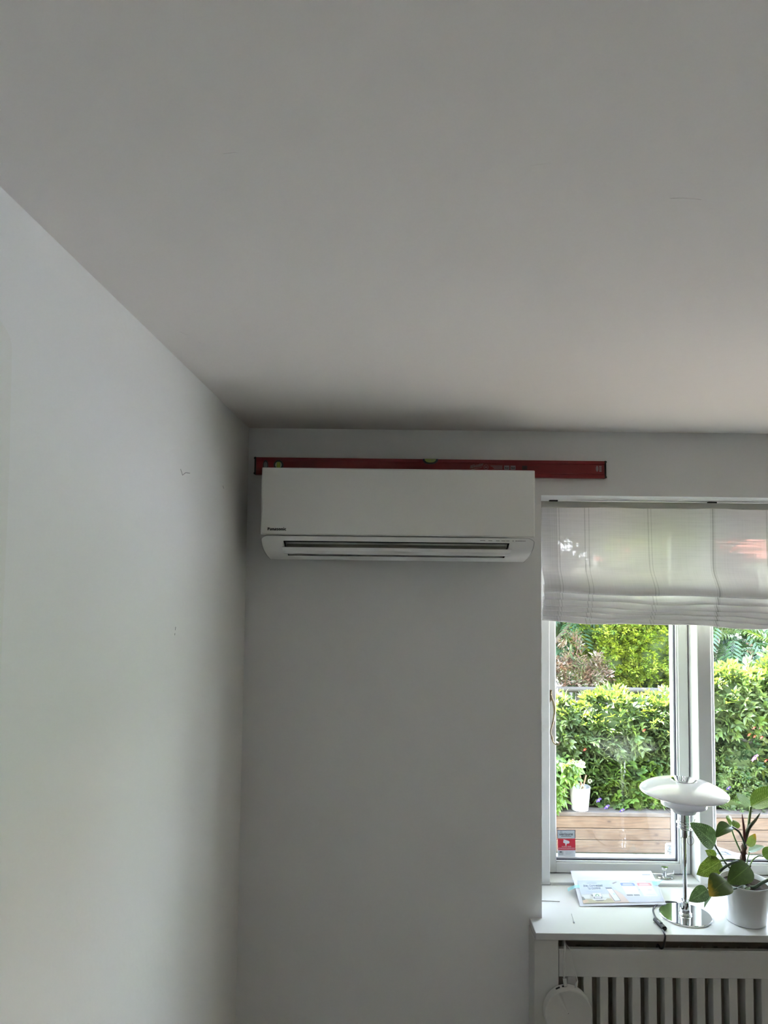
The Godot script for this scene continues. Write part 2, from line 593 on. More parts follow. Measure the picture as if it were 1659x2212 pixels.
func build_catch(sash: Node3D, zs: float) -> void:
	var st := new_st()
	var z := zs + 0.012
	var pts := smooth_path([Vector3(0.6400, 1.500, zs + 0.004), Vector3(0.6435, 1.482, zs + 0.012), Vector3(0.6490, 1.462, z + 0.004), Vector3(0.6520, 1.436, z + 0.008), Vector3(0.6480, 1.402, z + 0.008), Vector3(0.6415, 1.372, z + 0.004), Vector3(0.6385, 1.350, z), Vector3(0.6430, 1.335, z + 0.002), Vector3(0.6455, 1.320, z + 0.006), Vector3(0.654, 1.310, z + 0.012), Vector3(0.665, 1.312, z + 0.014), Vector3(0.671, 1.323, z + 0.012)], 5)
	var radii := []
	for k in pts.size():
		var t := float(k) / (pts.size() - 1)
		radii.append(0.0022 + 0.0018 * exp(-pow((t - 0.25) / 0.16, 2)) + 0.0022 * exp(-pow((t - 0.66) / 0.035, 2)))
	tube(st, pts, radii, 8)
	var handle := part("casement_catch", st, M.brass, sash, "curved brass casement catch")
	st = new_st()
	cbox(st, Vector3(0.634, 1.468, zs), Vector3(0.646, 1.508, zs + 0.005), 0.0015)
	part("catch_plate", st, M.brass, handle)
	st = new_st()
	tube(st, smooth_path([Vector3(0.6405, 1.487, zs + 0.007), Vector3(0.638, 1.474, zs + 0.012), Vector3(0.6335, 1.462, zs + 0.016)], 4), 0.0026, 6)
	part("catch_tongue", st, M.brass, handle)

# ---------------------------------------------------------------- roman blind
func linen(called: String, w: float, stripes: bool, through: float, tex = null) -> StandardMaterial3D:
	var nx := FastNoiseLite.new()
	nx.seed = 11
	nx.frequency = 0.09
	nx.fractal_octaves = 2
	var ny := FastNoiseLite.new()
	ny.seed = 23
	ny.frequency = 0.13
	ny.fractal_octaves = 2
	var bands := [[0.056, 0.0012, 0.7], [0.066, 0.0016, 0.6], [0.160, 0.0014, 0.62], [0.175, 0.0014, 0.62], [0.394, 0.0013, 0.66], [0.406, 0.0013, 0.66], [0.624, 0.0012, 0.7], [0.6315, 0.0034, 0.5], [0.638, 0.0012, 0.7], [0.832, 0.0016, 0.6], [0.845, 0.0012, 0.66], [1.06, 0.0014, 0.62], [1.075, 0.0014, 0.62], [1.30, 0.003, 0.55], [1.52, 0.0014, 0.62], [1.535, 0.0014, 0.62], [1.74, 0.0014, 0.62]]
	var tw := 1536
	var th := 384
	var f := func(x: int, y: int) -> Color:
		var weft := ny.get_noise_2d(x * 0.06, y * 2.4)
		var warp := nx.get_noise_2d(x * 2.4, y * 0.05)
		var v := 0.93 + 0.04 * weft + 0.025 * warp
		var a := 0.982 - 0.05 * weft - 0.04 * warp
		if stripes:
			var m := float(x) / tw * w
			if m < 0.056:
				v *= 0.93
				a = 1.0
			for b in bands:
				if absf(m - b[0]) < b[1]:
					v *= 0.66 + 0.34 * b[2]
					a = 1.0
		return Color(v, v, v * 0.985, clampf(a, 0.86, 1.0))
	var m := StandardMaterial3D.new()
	m.resource_name = called
	m.albedo_color = lin(0.86, 0.84, 0.87)
	m.albedo_texture = image_tex(tw, th, f) if tex == null else tex
	m.transparency = BaseMaterial3D.TRANSPARENCY_ALPHA
	m.roughness = 0.9
	m.metallic_specular = 0.15
	m.backlight_enabled = true
	m.backlight = Color(through, through, through)
	return m

func build_blind() -> void:
	var x0 := 0.578
	var x1 := 2.44
	var w := x1 - x0
	var cloth := linen("cream_linen", w, true, BLIND_PASS)
	var folded := linen("folded_linen", w, true, 0.9 * BLIND_PASS, cloth.albedo_texture)
	var b := thing("roman_blind", "cream linen roman blind gathered in pleats over the window", "blind")
	var uvf := func(q: Vector2) -> Vector2: return q
	# head rail wrapped in doubled cloth
	var st := new_st()
	cbox(st, Vector3(x0, 2.1935, -0.222), Vector3(x1, 2.217, -0.192), 0.002)
	part("head_rail", st, mat("doubled_linen", Color(0.62, 0.60, 0.54), 0.9), b)
	for x in [0.612, 1.2, 1.8, 2.38]:
		box_part("bracket", Vector3(x, 2.217, -0.215), Vector3(x + 0.03, 2.2225, -0.198), 0.001, M.gap, b)
	# main sheet, swinging out to a soft billow above the pleats
	var prof := smooth_path([Vector3(0, 2.196, -0.194), Vector3(0, 2.10, -0.196), Vector3(0, 2.02, -0.196), Vector3(0, 1.97, -0.188), Vector3(0, 1.935, -0.160), Vector3(0, 1.908, -0.140), Vector3(0, 1.889, -0.136), Vector3(0, 1.8815, -0.143), Vector3(0, 1.889, -0.156), Vector3(0, 1.91, -0.166)], 4)
	var np := prof.size() - 1
	st = new_st(true)
	var f := func(u: float, v: float) -> Vector3:
		var p: Vector3 = prof[int(round(v * np))]
		var x := x0 + u * w
		var low := clampf((2.05 - p.y) / 0.16, 0.0, 1.0)
		var edge := 0.004 * sin((2.2 - p.y) * 9.0) * (1.0 - u)
		return Vector3(x + edge * (1.0 - u), p.y + low * (-0.011 * (x - 0.59) / 0.8 + 0.0025 * sin(x * 13.0)), p.z + low * 0.008 * sin(x * 7.5 + 1.0) + 0.003 * sin(x * 16.0 + p.y * 9.0))
	sheet(st, 96, np, f, uvf)
	part("sheet", st, cloth, b)
	# pleats
	var tops := [1.905, 1.862, 1.839, 1.8215, 1.8045]
	var bots := [1.8555, 1.832, 1.8145, 1.7975, 1.7800]
	for k in 5:
		var yt: float = tops[k]
		var yb: float = bots[k]
		var zf := -0.158 + 0.002 * k
		var pr := [Vector3(0, yt, zf - 0.022), Vector3(0, yt - 0.002, zf - 0.016), Vector3(0, lerpf(yt, yb, 0.35), zf - 0.012), Vector3(0, lerpf(yt, yb, 0.7), zf - 0.004), Vector3(0, yb + 0.003, zf), Vector3(0, yb, zf - 0.003), Vector3(0, yb + 0.002, zf - 0.012), Vector3(0, yb + 0.012, zf - 0.024)]
		var n := pr.size() - 1
		st = new_st(true)
		var g := func(u: float, v: float) -> Vector3:
			var p: Vector3 = pr[int(round(v * n))]
			var x := x0 + 0.006 - 0.003 * k + u * (w - 0.008)
			var sag := -0.017 * (x - 0.59) / 0.8 + 0.0035 * sin(x * 11.0 + 0.6 * k) + 0.0018 * sin(x * 23.0 + 1.7 * k)
			return Vector3(x, p.y + sag, p.z + 0.004 * sin(x * 8.0 + 0.9 * k))
		sheet(st, 72, n, g, func(q: Vector2) -> Vector2: return Vector2(q.x, 0.2 * k + 0.1 * q.y))
		part("pleat", st, folded, b)

func _ready() -> void:
	set_view_and_light()
	make_materials()
	build_room()
	build_window()
	build_blind()
	build_sill()
	build_air_conditioner()
	build_level()
	build_terrace()
	build_shrubs()
	build_far_things()
	build_lamp()
	build_plant()
	build_papers()
	build_router()
	build_flowers()

# ---------------------------------------------------------------- air conditioner
const AX0 := -0.3868
const AX1 := 0.4752

func ac_point(x: float, v: float) -> Vector3:
	# lower cover of the unit: v runs 0 (under the front panel) to 1 (bottom edge)
	var y := 2.0665 - 0.0735 * v
	var z := 0.2035 - 0.010 * v - 0.060 * pow(v, 3.2)
	var shrink := 0.003 + 0.020 * pow(v, 2.2)
	if v < 0.18:
		shrink += 0.016 * pow(1.0 - v / 0.18, 2.4)
	var t := (x - AX0) / (AX1 - AX0)
	return Vector3(lerpf(AX0 + shrink, AX1 - shrink, t), y, z)

func build_air_conditioner() -> void:
	var t := thing("air_conditioner", "white wall-mounted air conditioner with an open outlet flap", "air conditioner")
	var st := new_st()
	cbox(st, Vector3(AX0 + 0.006, 2.030, 0.0), Vector3(AX1 - 0.006, 2.2795, 0.165), 0.008)
	cbox(st, Vector3(AX0 + 0.012, 2.085, 0.16), Vector3(AX1 - 0.012, 2.276, 0.20), 0.004)
	part("body", st, M.ac, t)
	# front panel with rounded edges
	st = new_st()
	var poly := PackedVector2Array()
	for c in [[AX1 - 0.003, 2.2795, 0], [AX0 + 0.003, 2.2795, 1], [AX0 + 0.003, 2.0735, 2], [AX1 - 0.003, 2.0735, 3]]:
		for k in 5:
			var a: float = PI / 2.0 * (c[2] + k / 4.0)
			poly.append(Vector2(c[0] + 0.003 * cos(a), c[1] + 0.003 * sin(a)))
	prism(st, poly, 0.158, 0.2015)
	var inner := PackedVector2Array()
	var mid := Vector2((AX0 + AX1) / 2.0, 2.1768)
	var n := poly.size()
	for p in poly:
		inner.append(mid + (p - mid) * Vector2(1.0 - 0.004 / 0.431, 1.0 - 0.004 / 0.1057))
	for k in n:
		var p := poly[k]
		var q := poly[(k + 1) % n]
		var a := inner[k]
		var b := inner[(k + 1) % n]
		quad_o(st, Vector3(p.x, p.y, 0.2015), Vector3(q.x, q.y, 0.2015), Vector3(b.x, b.y, 0.205), Vector3(a.x, a.y, 0.205), Vector3(mid.x, mid.y, 0.1))
	prism(st, inner, 0.2, 0.205)
	var panel := part("front_panel", st, M.ac, t)
	letters("maker_name", "Panasonic", 0.0092, Transform3D(Basis.IDENTITY, Vector3(-0.3655, 2.0835, 0.2051)), M.black, panel, true, "Droid Sans", 0.0575, 0.0006)
	# lower cover around the outlet
	var ox0 := -0.318
	var ox1 := 0.3985
	var v0 := 0.20
	var v1 := 0.83
	st = new_st(true)
	var region := func(xa: float, xb: float, va: float, vb: float, nu: int, nv: int) -> void:
		sheet(st, nu, nv, func(u: float, v: float) -> Vector3: return ac_point(lerpf(xa, xb, u), lerpf(vb, va, v)))
	region.call(AX0, ox0, 0.0, v0, 6, 6)
	region.call(AX0, ox0, v0, v1, 6, 8)
	region.call(AX0, ox0, v1, 1.0, 6, 3)
	region.call(ox1, AX1, 0.0, v0, 6, 6)
	region.call(ox1, AX1, v0, v1, 6, 8)
	region.call(ox1, AX1, v1, 1.0, 6, 3)
	region.call(ox0, ox1, 0.0, v0, 2, 6)
	region.call(ox0, ox1, v1, 1.0, 2, 3)
	var lower := part("outlet_cover", st, M.ac_gloss, t)
	# shadow gap and raised rim that follow the cover's outline
	var rim := []
	for k in 15:
		rim.append(ac_point(AX0, 1.0 - k / 14.0) + Vector3(-0.0012, 0, -0.0015))
	for k in 15:
		rim.append(ac_point(AX1, k / 14.0) + Vector3(0.0012, 0, -0.0015))
	st = new_st()
	tube(st, rim, 0.0016, 8)
	part("cover_rim", st, M.ac_trim, lower)
	st = new_st()
	cbox(st, Vector3(AX0 + 0.026, 1.9940, 0.02), Vector3(AX1 - 0.026, 2.06, 0.132), 0.004)
	part("bottom_shell", st, M.ac, t)
	# outlet channel
	var pa := ac_point(ox0, v0)
	var pb := ac_point(ox1, v0)
	var pc := ac_point(ox0, v1)
	var pd := ac_point(ox1, v1)
	st = new_st()
	var back := Vector3(0, 0.0, -0.055)
	quad_o(st, pa, pb, pb + back + Vector3(0, -0.004, 0), pa + back + Vector3(0, -0.004, 0), Vector3(0, 3, 0.15))
	quad_o(st, pa, pc, pc + back, pa + back, Vector3(-2, 2, 0.15))
	quad_o(st, pb, pd, pd + back, pb + back, Vector3(2, 2, 0.15))
	quad_o(st, pc, pd, pd + back, pc + back, Vector3(0, 1, 0.15))
	quad_o(st, pa + back, pb + back, pd + back, pc + back, Vector3(0, 2, -2))
	part("outlet_channel", st, M.gap, t)
	st = new_st()
	sheet(st, 2, 8, func(u: float, v: float) -> Vector3:
		return Vector3(lerpf(pa.x + 0.007, pb.x - 0.007, u), lerpf(2.012, 2.0455, v), 0.1935 - 0.034 * v * v))
	part("inner_deflector", st, M.ac_inner, t)
	for k in 13:
		var x := lerpf(pa.x + 0.03, pb.x - 0.03, k / 12.0)
		box_part("swing_vane", Vector3(x, 2.02, 0.140), Vector3(x + 0.002, 2.047, 0.160), 0.0, M.gap, t)
	# the flap, tipped open
	st = new_st()
	var fp := PackedVector2Array([Vector2(0.2085, 2.0325), Vector2(0.2105, 2.0315), Vector2(0.2095, 2.0215), Vector2(0.2045, 2.0125), Vector2(0.1985, 2.0105), Vector2(0.1965, 2.0120), Vector2(0.2015, 2.0150), Vector2(0.2060, 2.0225)])
	var nf := fp.size()
	var ends := []
	for e in 2:
		var row := []
		for k in nf:
			var drop := clampf((2.0325 - fp[k].y) / 0.023, 0.0, 1.0)
			var x: float = (ox0 - 0.001 + 0.008 * drop) if e == 0 else (ox1 + 0.003 - 0.011 * drop)
			row.append(Vector3(x, fp[k].y, fp[k].x))
		ends.append(row)
	var fm := Vector3(0.04, 2.021, 0.2045)
	for k in nf:
		var k1 := (k + 1) % nf
		quad(st, ends[0][k1], ends[1][k1], ends[1][k], ends[0][k])
	for e in 2:
		for k in range(1, nf - 1):
			tri_o(st, ends[e][0], ends[e][k], ends[e][k + 1], fm)
	part("flap", st, M.ac_gloss, t)
	# indicator marks along the cover
	for mk in [[0.303, 0.319], [0.329, 0.341], [0.353, 0.364], [0.370, 0.382], [0.3845, 0.395], [0.405, 0.408], [0.4145, 0.4175], [0.419, 0.446]]:
		var p := ac_point(mk[0], 0.10)
		st = new_st()
		var hgt: float = 0.0016 if mk[1] - mk[0] > 0.004 else 0.0028
		cbox(st, Vector3(mk[0], p.y - hgt / 2.0, p.z - 0.001), Vector3(mk[1], p.y + hgt / 2.0, p.z + 0.0006))
		part("indicator_mark", st, M.grey_print, lower)

# ---------------------------------------------------------------- spirit level
func build_level() -> void:
	var y0 := 2.2800
	var t := thing("spirit_level", "red aluminium spirit level lying on top of the air conditioner", "spirit level", Vector3(0, y0, 0))
	t.rotation.z = 0.0
	var x0 := -0.437
	var x1 := 0.7485
	var h := 0.0585
	var zb := 0.003
	var zf := 0.027
	# I-beam: rails proud of the web
	var prof := PackedVector2Array([Vector2(zb, 0), Vector2(zf, 0), Vector2(zf, 0.0085), Vector2(zf - 0.0012, 0.0095), Vector2(zf - 0.0012, 0.0115), Vector2(zf, 0.0125), Vector2(zf, 0.0135), Vector2(zf - 0.0028, 0.0155), Vector2(zf - 0.0028, h - 0.0125), Vector2(zf, h - 0.0105), Vector2(zf, h), Vector2(zb, h)])
	var st := new_st()
	prism(st, prof, x0, x1, Transform3D(Basis(Vector3(0, 0, 1), Vector3(0, 1, 0), Vector3(1, 0, 0)), Vector3.ZERO))
	var beam := part("beam", st, M.red, t)
	for s in 2:
		st = new_st()
		var xa := x0 - 0.005 if s == 0 else x1
		cbox(st, Vector3(xa, -0.0, zb - 0.0015), Vector3(xa + 0.005, h + 0.001, zf + 0.002), 0.001)
		for yy in [0.0005, h - 0.006]:
			cbox(st, Vector3(xa - (0.002 if s == 0 else -0.003), yy, zb - 0.001), Vector3(xa + (0.001 if s == 0 else 0.0065), yy + 0.006, zf + 0.0028), 0.001)
		part("end_cap", st, M.rubber, t)
	var web := zf - 0.0028
	# hand hole
	var pts := []
	st = new_st()
	lathe(st, [Vector2(0.0062, 0), Vector2(0.0062, 0.0042), Vector2(0.0088, 0.0042), Vector2(0.0088, 0)], 32, Transform3D(Basis(Vector3(1, 0, 0), Vector3(0, 0, 1), Vector3(0, -1.9, 0)), Vector3(-0.4045, 0.032, web - 0.001)))
	part("hand_hole_ring", st, M.rubber, t)
	st = new_st()
	lathe(st, [Vector2(0, 0.002), Vector2(0.0064, 0.002)], 32, Transform3D(Basis(Vector3(1, 0, 0), Vector3(0, 0, 1), Vector3(0, -1.9, 0)), Vector3(-0.4045, 0.032, web - 0.001)))
	part("hand_hole", st, M.grey_print, t)
	# end vial
	var face := Basis(Vector3(1, 0, 0), Vector3(0, 0, 1), Vector3(0, -1, 0))
	st = new_st()
	lathe(st, [Vector2(0.0115, -0.001), Vector2(0.0115, 0.0045), Vector2(0.0160, 0.0045), Vector2(0.0165, 0.003), Vector2(0.0165, -0.001)], 36, Transform3D(face, Vector3(-0.3605, 0.0325, web)))
	var ring := part("vial_ring", st, M.rubber, t)
	st = new_st()
	lathe(st, [Vector2(0, 0.0022), Vector2(0.0116, 0.0022)], 36, Transform3D(face, Vector3(-0.3605, 0.0325, web)))
	part("vial_glass", st, mat("pale_vial_back", Color(0.40, 0.42, 0.36), 0.2), ring)
	st = new_st()
	cbox(st, Vector3(-0.3665, 0.022, web + 0.001), Vector3(-0.3545, 0.043, web + 0.0042), 0.002)
	part("vial", st, M.vial, ring)
	# centre vial set into the top edge
	var vp := PackedVector2Array([Vector2(0.130, h + 0.0006), Vector2(0.130, h - 0.006), Vector2(0.138, h - 0.0140), Vector2(0.148, h - 0.0165), Vector2(0.163, h - 0.0165), Vector2(0.173, h - 0.0140), Vector2(0.181, h - 0.006), Vector2(0.181, h + 0.0006)])
	st = new_st()
	prism(st, vp, zb + 0.001, zf + 0.0012)
	var hold := part("centre_vial_holder", st, M.rubber, t)
	var vq := PackedVector2Array([Vector2(0.1365, h + 0.001), Vector2(0.1365, h - 0.004), Vector2(0.1425, h - 0.0095), Vector2(0.150, h - 0.0115), Vector2(0.161, h - 0.0115), Vector2(0.1685, h - 0.0095), Vector2(0.1745, h - 0.004), Vector2(0.1745, h + 0.001)])
	st = new_st()
	prism(st, vq, zb + 0.002, zf + 0.002)
	part("vial", st, M.vial, hold)
	st = new_st()
	for x in [0.1505, 0.1595]:
		cbox(st, Vector3(x, h - 0.0105, zf + 0.001), Vector3(x + 0.0008, h, zf + 0.0024))
	part("vial_line", st, M.grey_print, hold)
	# print on the web
	var pz := web + 0.0002
	var slant := Transform3D(Basis(Vector3(1.0, 0.22, 0), Vector3(0.28, 1.0, 0), Vector3(0, 0, 1)), Vector3(0.2895, 0.0275, pz))
	letters("maker_name", "Milwaukee", 0.0120, slant, M.silver_print, beam, true, "Droid Serif", 0.044)
	st = new_st()
	prism(st, PackedVector2Array([Vector2(0.295, 0.0235), Vector2(0.331, 0.0325), Vector2(0.3315, 0.0338), Vector2(0.2955, 0.0255)]), pz, pz + 0.0004)
	part("print_swash", st, M.silver_print, beam)
	st = new_st()
	torus(st, Vector3(0.3455, 0.0335, pz), 0.0078, 0.0006, face, 24)
	part("print_circle", st, M.silver_print, beam)
	st = new_st()
	cbox(st, Vector3(0.3415, 0.0318, pz), Vector3(0.3495, 0.0352, pz + 0.0004))
	part("print_mark", st, M.silver_print, beam)
	for r in [[0.358, 0.402, 0.0400, 0.0406], [0.362, 0.401, 0.0362, 0.0382], [0.368, 0.401, 0.0322, 0.0342], [0.372, 0.401, 0.0282, 0.0302], [0.366, 0.402, 0.0256, 0.0262]]:
		st = new_st()
		cbox(st, Vector3(r[0], r[2], pz), Vector3(r[1], r[3], pz + 0.0004))
		part("print_line", st, M.silver_print, beam)
	for x in [0.407, 0.4285]:
		st = new_st()
		cbox(st, Vector3(x, 0.0260, pz), Vector3(x + 0.0175, 0.0400, pz + 0.0004))
		var sq := part("print_square", st, M.silver_print, beam)
		st = new_st()
		prism(st, PackedVector2Array([Vector2(x + 0.003, 0.0300), Vector2(x + 0.0145, 0.0300), Vector2(x + 0.0145, 0.0340), Vector2(x + 0.009, 0.0318), Vector2(x + 0.003, 0.0345)]), pz, pz + 0.0007)
		part("print_mark", st, M.dark_red, sq)
	for r in [[0.468, 0.486, 0.0260, 0.0400], [0.489, 0.528, 0.0362, 0.0372], [0.489, 0.522, 0.0322, 0.0332], [0.489, 0.530, 0.0282, 0.0292]]:
		st = new_st()
		cbox(st, Vector3(r[0], r[2], pz), Vector3(r[1], r[3], pz + 0.0004))
		part("dark_print", st, M.dark_red, beam)
	st = new_st()
	lathe(st, [Vector2(0, 0.0), Vector2(0.0045, 0.0), Vector2(0.0045, 0.0005), Vector2(0, 0.0005)], 24, Transform3D(Basis(Vector3(1, 0, 0), Vector3(0, 0, 1), Vector3(0, -2.3, 0)), Vector3(0.7235, 0.0325, pz - 0.0002)))
	part("print_badge", st, M.silver_print, beam)
	for k in 3:
		st = new_st()
		cbox(st, Vector3(0.7305, 0.0220 + 0.0072 * k, pz), Vector3(0.7385, 0.0280 + 0.0072 * k, pz + 0.0005))
		part("print_square", st, M.silver_print, beam)

# ---------------------------------------------------------------- sill and radiator cover
func build_sill() -> void:
	var st := new_st()
	cbox(st, Vector3(0.497, 0.7965, 0.0), Vector3(2.54, SILL, 0.1), 0.0012)
	cbox(st, Vector3(0.538, 0.7965, -0.25), Vector3(2.5, SILL, 0.002), 0.0)
	single("window_sill", st, M.sill, "glossy white board under the window carrying lamp and plant", "window sill")
	var t := thing("radiator_cover", "white slatted radiator cover under the glossy board", "radiator cover")
	box_part("side_post", Vector3(0.494, 0.0, 0.0), Vector3(0.5715, 0.7955, 0.091), 0.0015, M.cover, t)
	box_part("side_post", Vector3(2.46, 0.0, 0.0), Vector3(2.535, 0.7955, 0.091), 0.0015, M.cover, t)
	box_part("top_rail", Vector3(0.5715, 0.6765, 0.066), Vector3(2.46, 0.7625, 0.086), 0.003, M.cover, t)
	box_part("bottom_rail", Vector3(0.5715, 0.06, 0.066), Vector3(2.46, 0.14, 0.086), 0.0015, M.cover, t)
	var k := 0
	while 0.6015 + 0.0514 * k < 2.44:
		var x := 0.6015 + 0.0514 * k
		box_part("slat", Vector3(x, 0.13, 0.044), Vector3(x + 0.0268, 0.678, 0.084), 0.0015, M.cover, t)
		k += 1
	# radiator standing in the niche
	var r := thing("radiator", "panel radiator standing deep behind the white slats", "radiator")
	var rm := mat("shade_darkened_beige_enamel", Color(0.42, 0.37, 0.32), 0.5)  # beige enamel made darker so the gaps between slats look shaded
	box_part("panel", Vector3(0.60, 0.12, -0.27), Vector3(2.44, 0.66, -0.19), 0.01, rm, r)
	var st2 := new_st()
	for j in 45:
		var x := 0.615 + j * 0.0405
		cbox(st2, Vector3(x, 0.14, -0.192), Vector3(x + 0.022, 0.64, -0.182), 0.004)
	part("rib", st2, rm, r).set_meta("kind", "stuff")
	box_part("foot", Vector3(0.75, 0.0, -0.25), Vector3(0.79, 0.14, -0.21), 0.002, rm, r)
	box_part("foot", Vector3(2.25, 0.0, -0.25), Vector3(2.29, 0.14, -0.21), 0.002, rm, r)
	# two thin sticks left on the board
	st = new_st()
	tube(st, [Vector3(0.545, SILL + 0.0011, -0.1225), Vector3(0.625, SILL + 0.0011, -0.118)], [0.0011, 0.0008], 8)
	single("wooden_stick", st, mat("dry_twig", Color(0.16, 0.14, 0.13), 0.7), "thin dark stick lying on the board beside the window recess", "stick")
	st = new_st()
	tube(st, [Vector3(0.6435, SILL + 0.0009, -0.030), Vector3(0.6375, SILL + 0.0009, 0.024), Vector3(0.637, SILL + 0.0022, 0.026), Vector3(0.6362, SILL + 0.0022, 0.034)], [0.0007, 0.0009, 0.0020, 0.0016], 8)
	single("nail", st, mat("grey_steel", Color(0.28, 0.28, 0.30), 0.4, 0.6), "small thin nail lying on the white board by the paper sheets", "nail")

func build_router() -> void:
	var c := Vector3(0.594, 0.588, 0.0)
	var face := Transform3D(Basis(Vector3(1, 0, 0), Vector3(0, 0, 1), Vector3(0, -1, 0)), Vector3(c.x, c.y, 0.0))
	var t := thing("wifi_router", "round white wireless router disc hung on the radiator cover", "router")
	var st := new_st()
	lathe(st, [Vector2(0, 0.092), Vector2(0.066, 0.092), Vector2(0.0735, 0.096), Vector2(0.0760, 0.106), Vector2(0.0755, 0.120), Vector2(0.0735, 0.1275), Vector2(0.0715, 0.1285), Vector2(0.0690, 0.1285)], 64, face)
	part("housing", st, M.white_plastic, t)
	# dished front with a raised crease running to the middle
	st = new_st(true)
	var dish := func(u: float, v: float) -> Vector3:
		var a := TAU * u
		var r := 0.0692 * v
		var d := wrapf(a - 2.02, -PI, PI)
		var crease := 0.0035 * exp(-pow(d * r / (0.002 + 0.05 * r), 2.0)) * v * (1.0 if d > 0 else 0.3)
		return Vector3(c.x + r * cos(a), c.y + r * sin(a), 0.1235 + 0.005 * v * v - crease)
	sheet(st, 96, 12, dish)
	var fr := part("front_dish", st, M.white_plastic, t)
	st = new_st()
	lathe(st, [Vector2(0, 0.1242), Vector2(0.0012, 0.1242), Vector2(0.0012, 0.1232)], 12, face)
	part("status_dot", st, M.black, fr)
	for p in [[0.110, 0.014], [0.0, 0.0]]:
		if p[1] > 0.0:
			for a in [1.98, 1.70]:
				st = new_st()
				var xf := Transform3D(Basis(Vector3.BACK, a - PI / 2.0), Vector3(c.x + 0.0752 * cos(a), c.y + 0.0752 * sin(a), 0.112))
				cbox(st, Vector3(-0.0068, -0.003, -0.0035), Vector3(0.0068, 0.0012, 0.0035), 0.0, xf)
				part("port", st, M.gap, t)
	var cable := thing("network_cable", "grey network cable rising from the router into the dark gap", "cable")
	st = new_st()
	tube(st, smooth_path([Vector3(0.5845, 0.682, 0.110), Vector3(0.5835, 0.72, 0.108), Vector3(0.5885, 0.762, 0.100), Vector3(0.592, 0.779, 0.088), Vector3(0.596, 0.782, 0.06), Vector3(0.598, 0.74, 0.03)], 6), 0.0032, 10)
	part("lead", st, M.white_plastic, cable)
	st = new_st()
	cbox(st, Vector3(-0.0055, 0.0, -0.004), Vector3(0.0055, 0.026, 0.004), 0.001, Transform3D(Basis(Vector3.BACK, 0.14), Vector3(0.5885, 0.661, 0.111)))
	part("plug", st, M.white_plastic, cable)
	var pc := thing("power_cable", "thin grey power cable looping beside the router", "cable")
	st = new_st()
	tube(st, smooth_path([Vector3(0.6265, 0.678, 0.110), Vector3(0.6245, 0.690, 0.106), Vector3(0.618, 0.715, 0.096), Vector3(0.6145, 0.745, 0.091), Vector3(0.607, 0.766, 0.0905), Vector3(0.600, 0.7735, 0.088), Vector3(0.598, 0.7745, 0.07), Vector3(0.602, 0.75, 0.04)], 6), 0.0015, 8)
	part("lead", st, M.white_plastic, pc)
	st = new_st()
	tube(st, [Vector3(0.6195, 0.655, 0.112), Vector3(0.6225, 0.668, 0.111), Vector3(0.6265, 0.679, 0.110)], [0.0035, 0.0035, 0.002], 10)
	part("plug", st, M.white_plastic, pc)

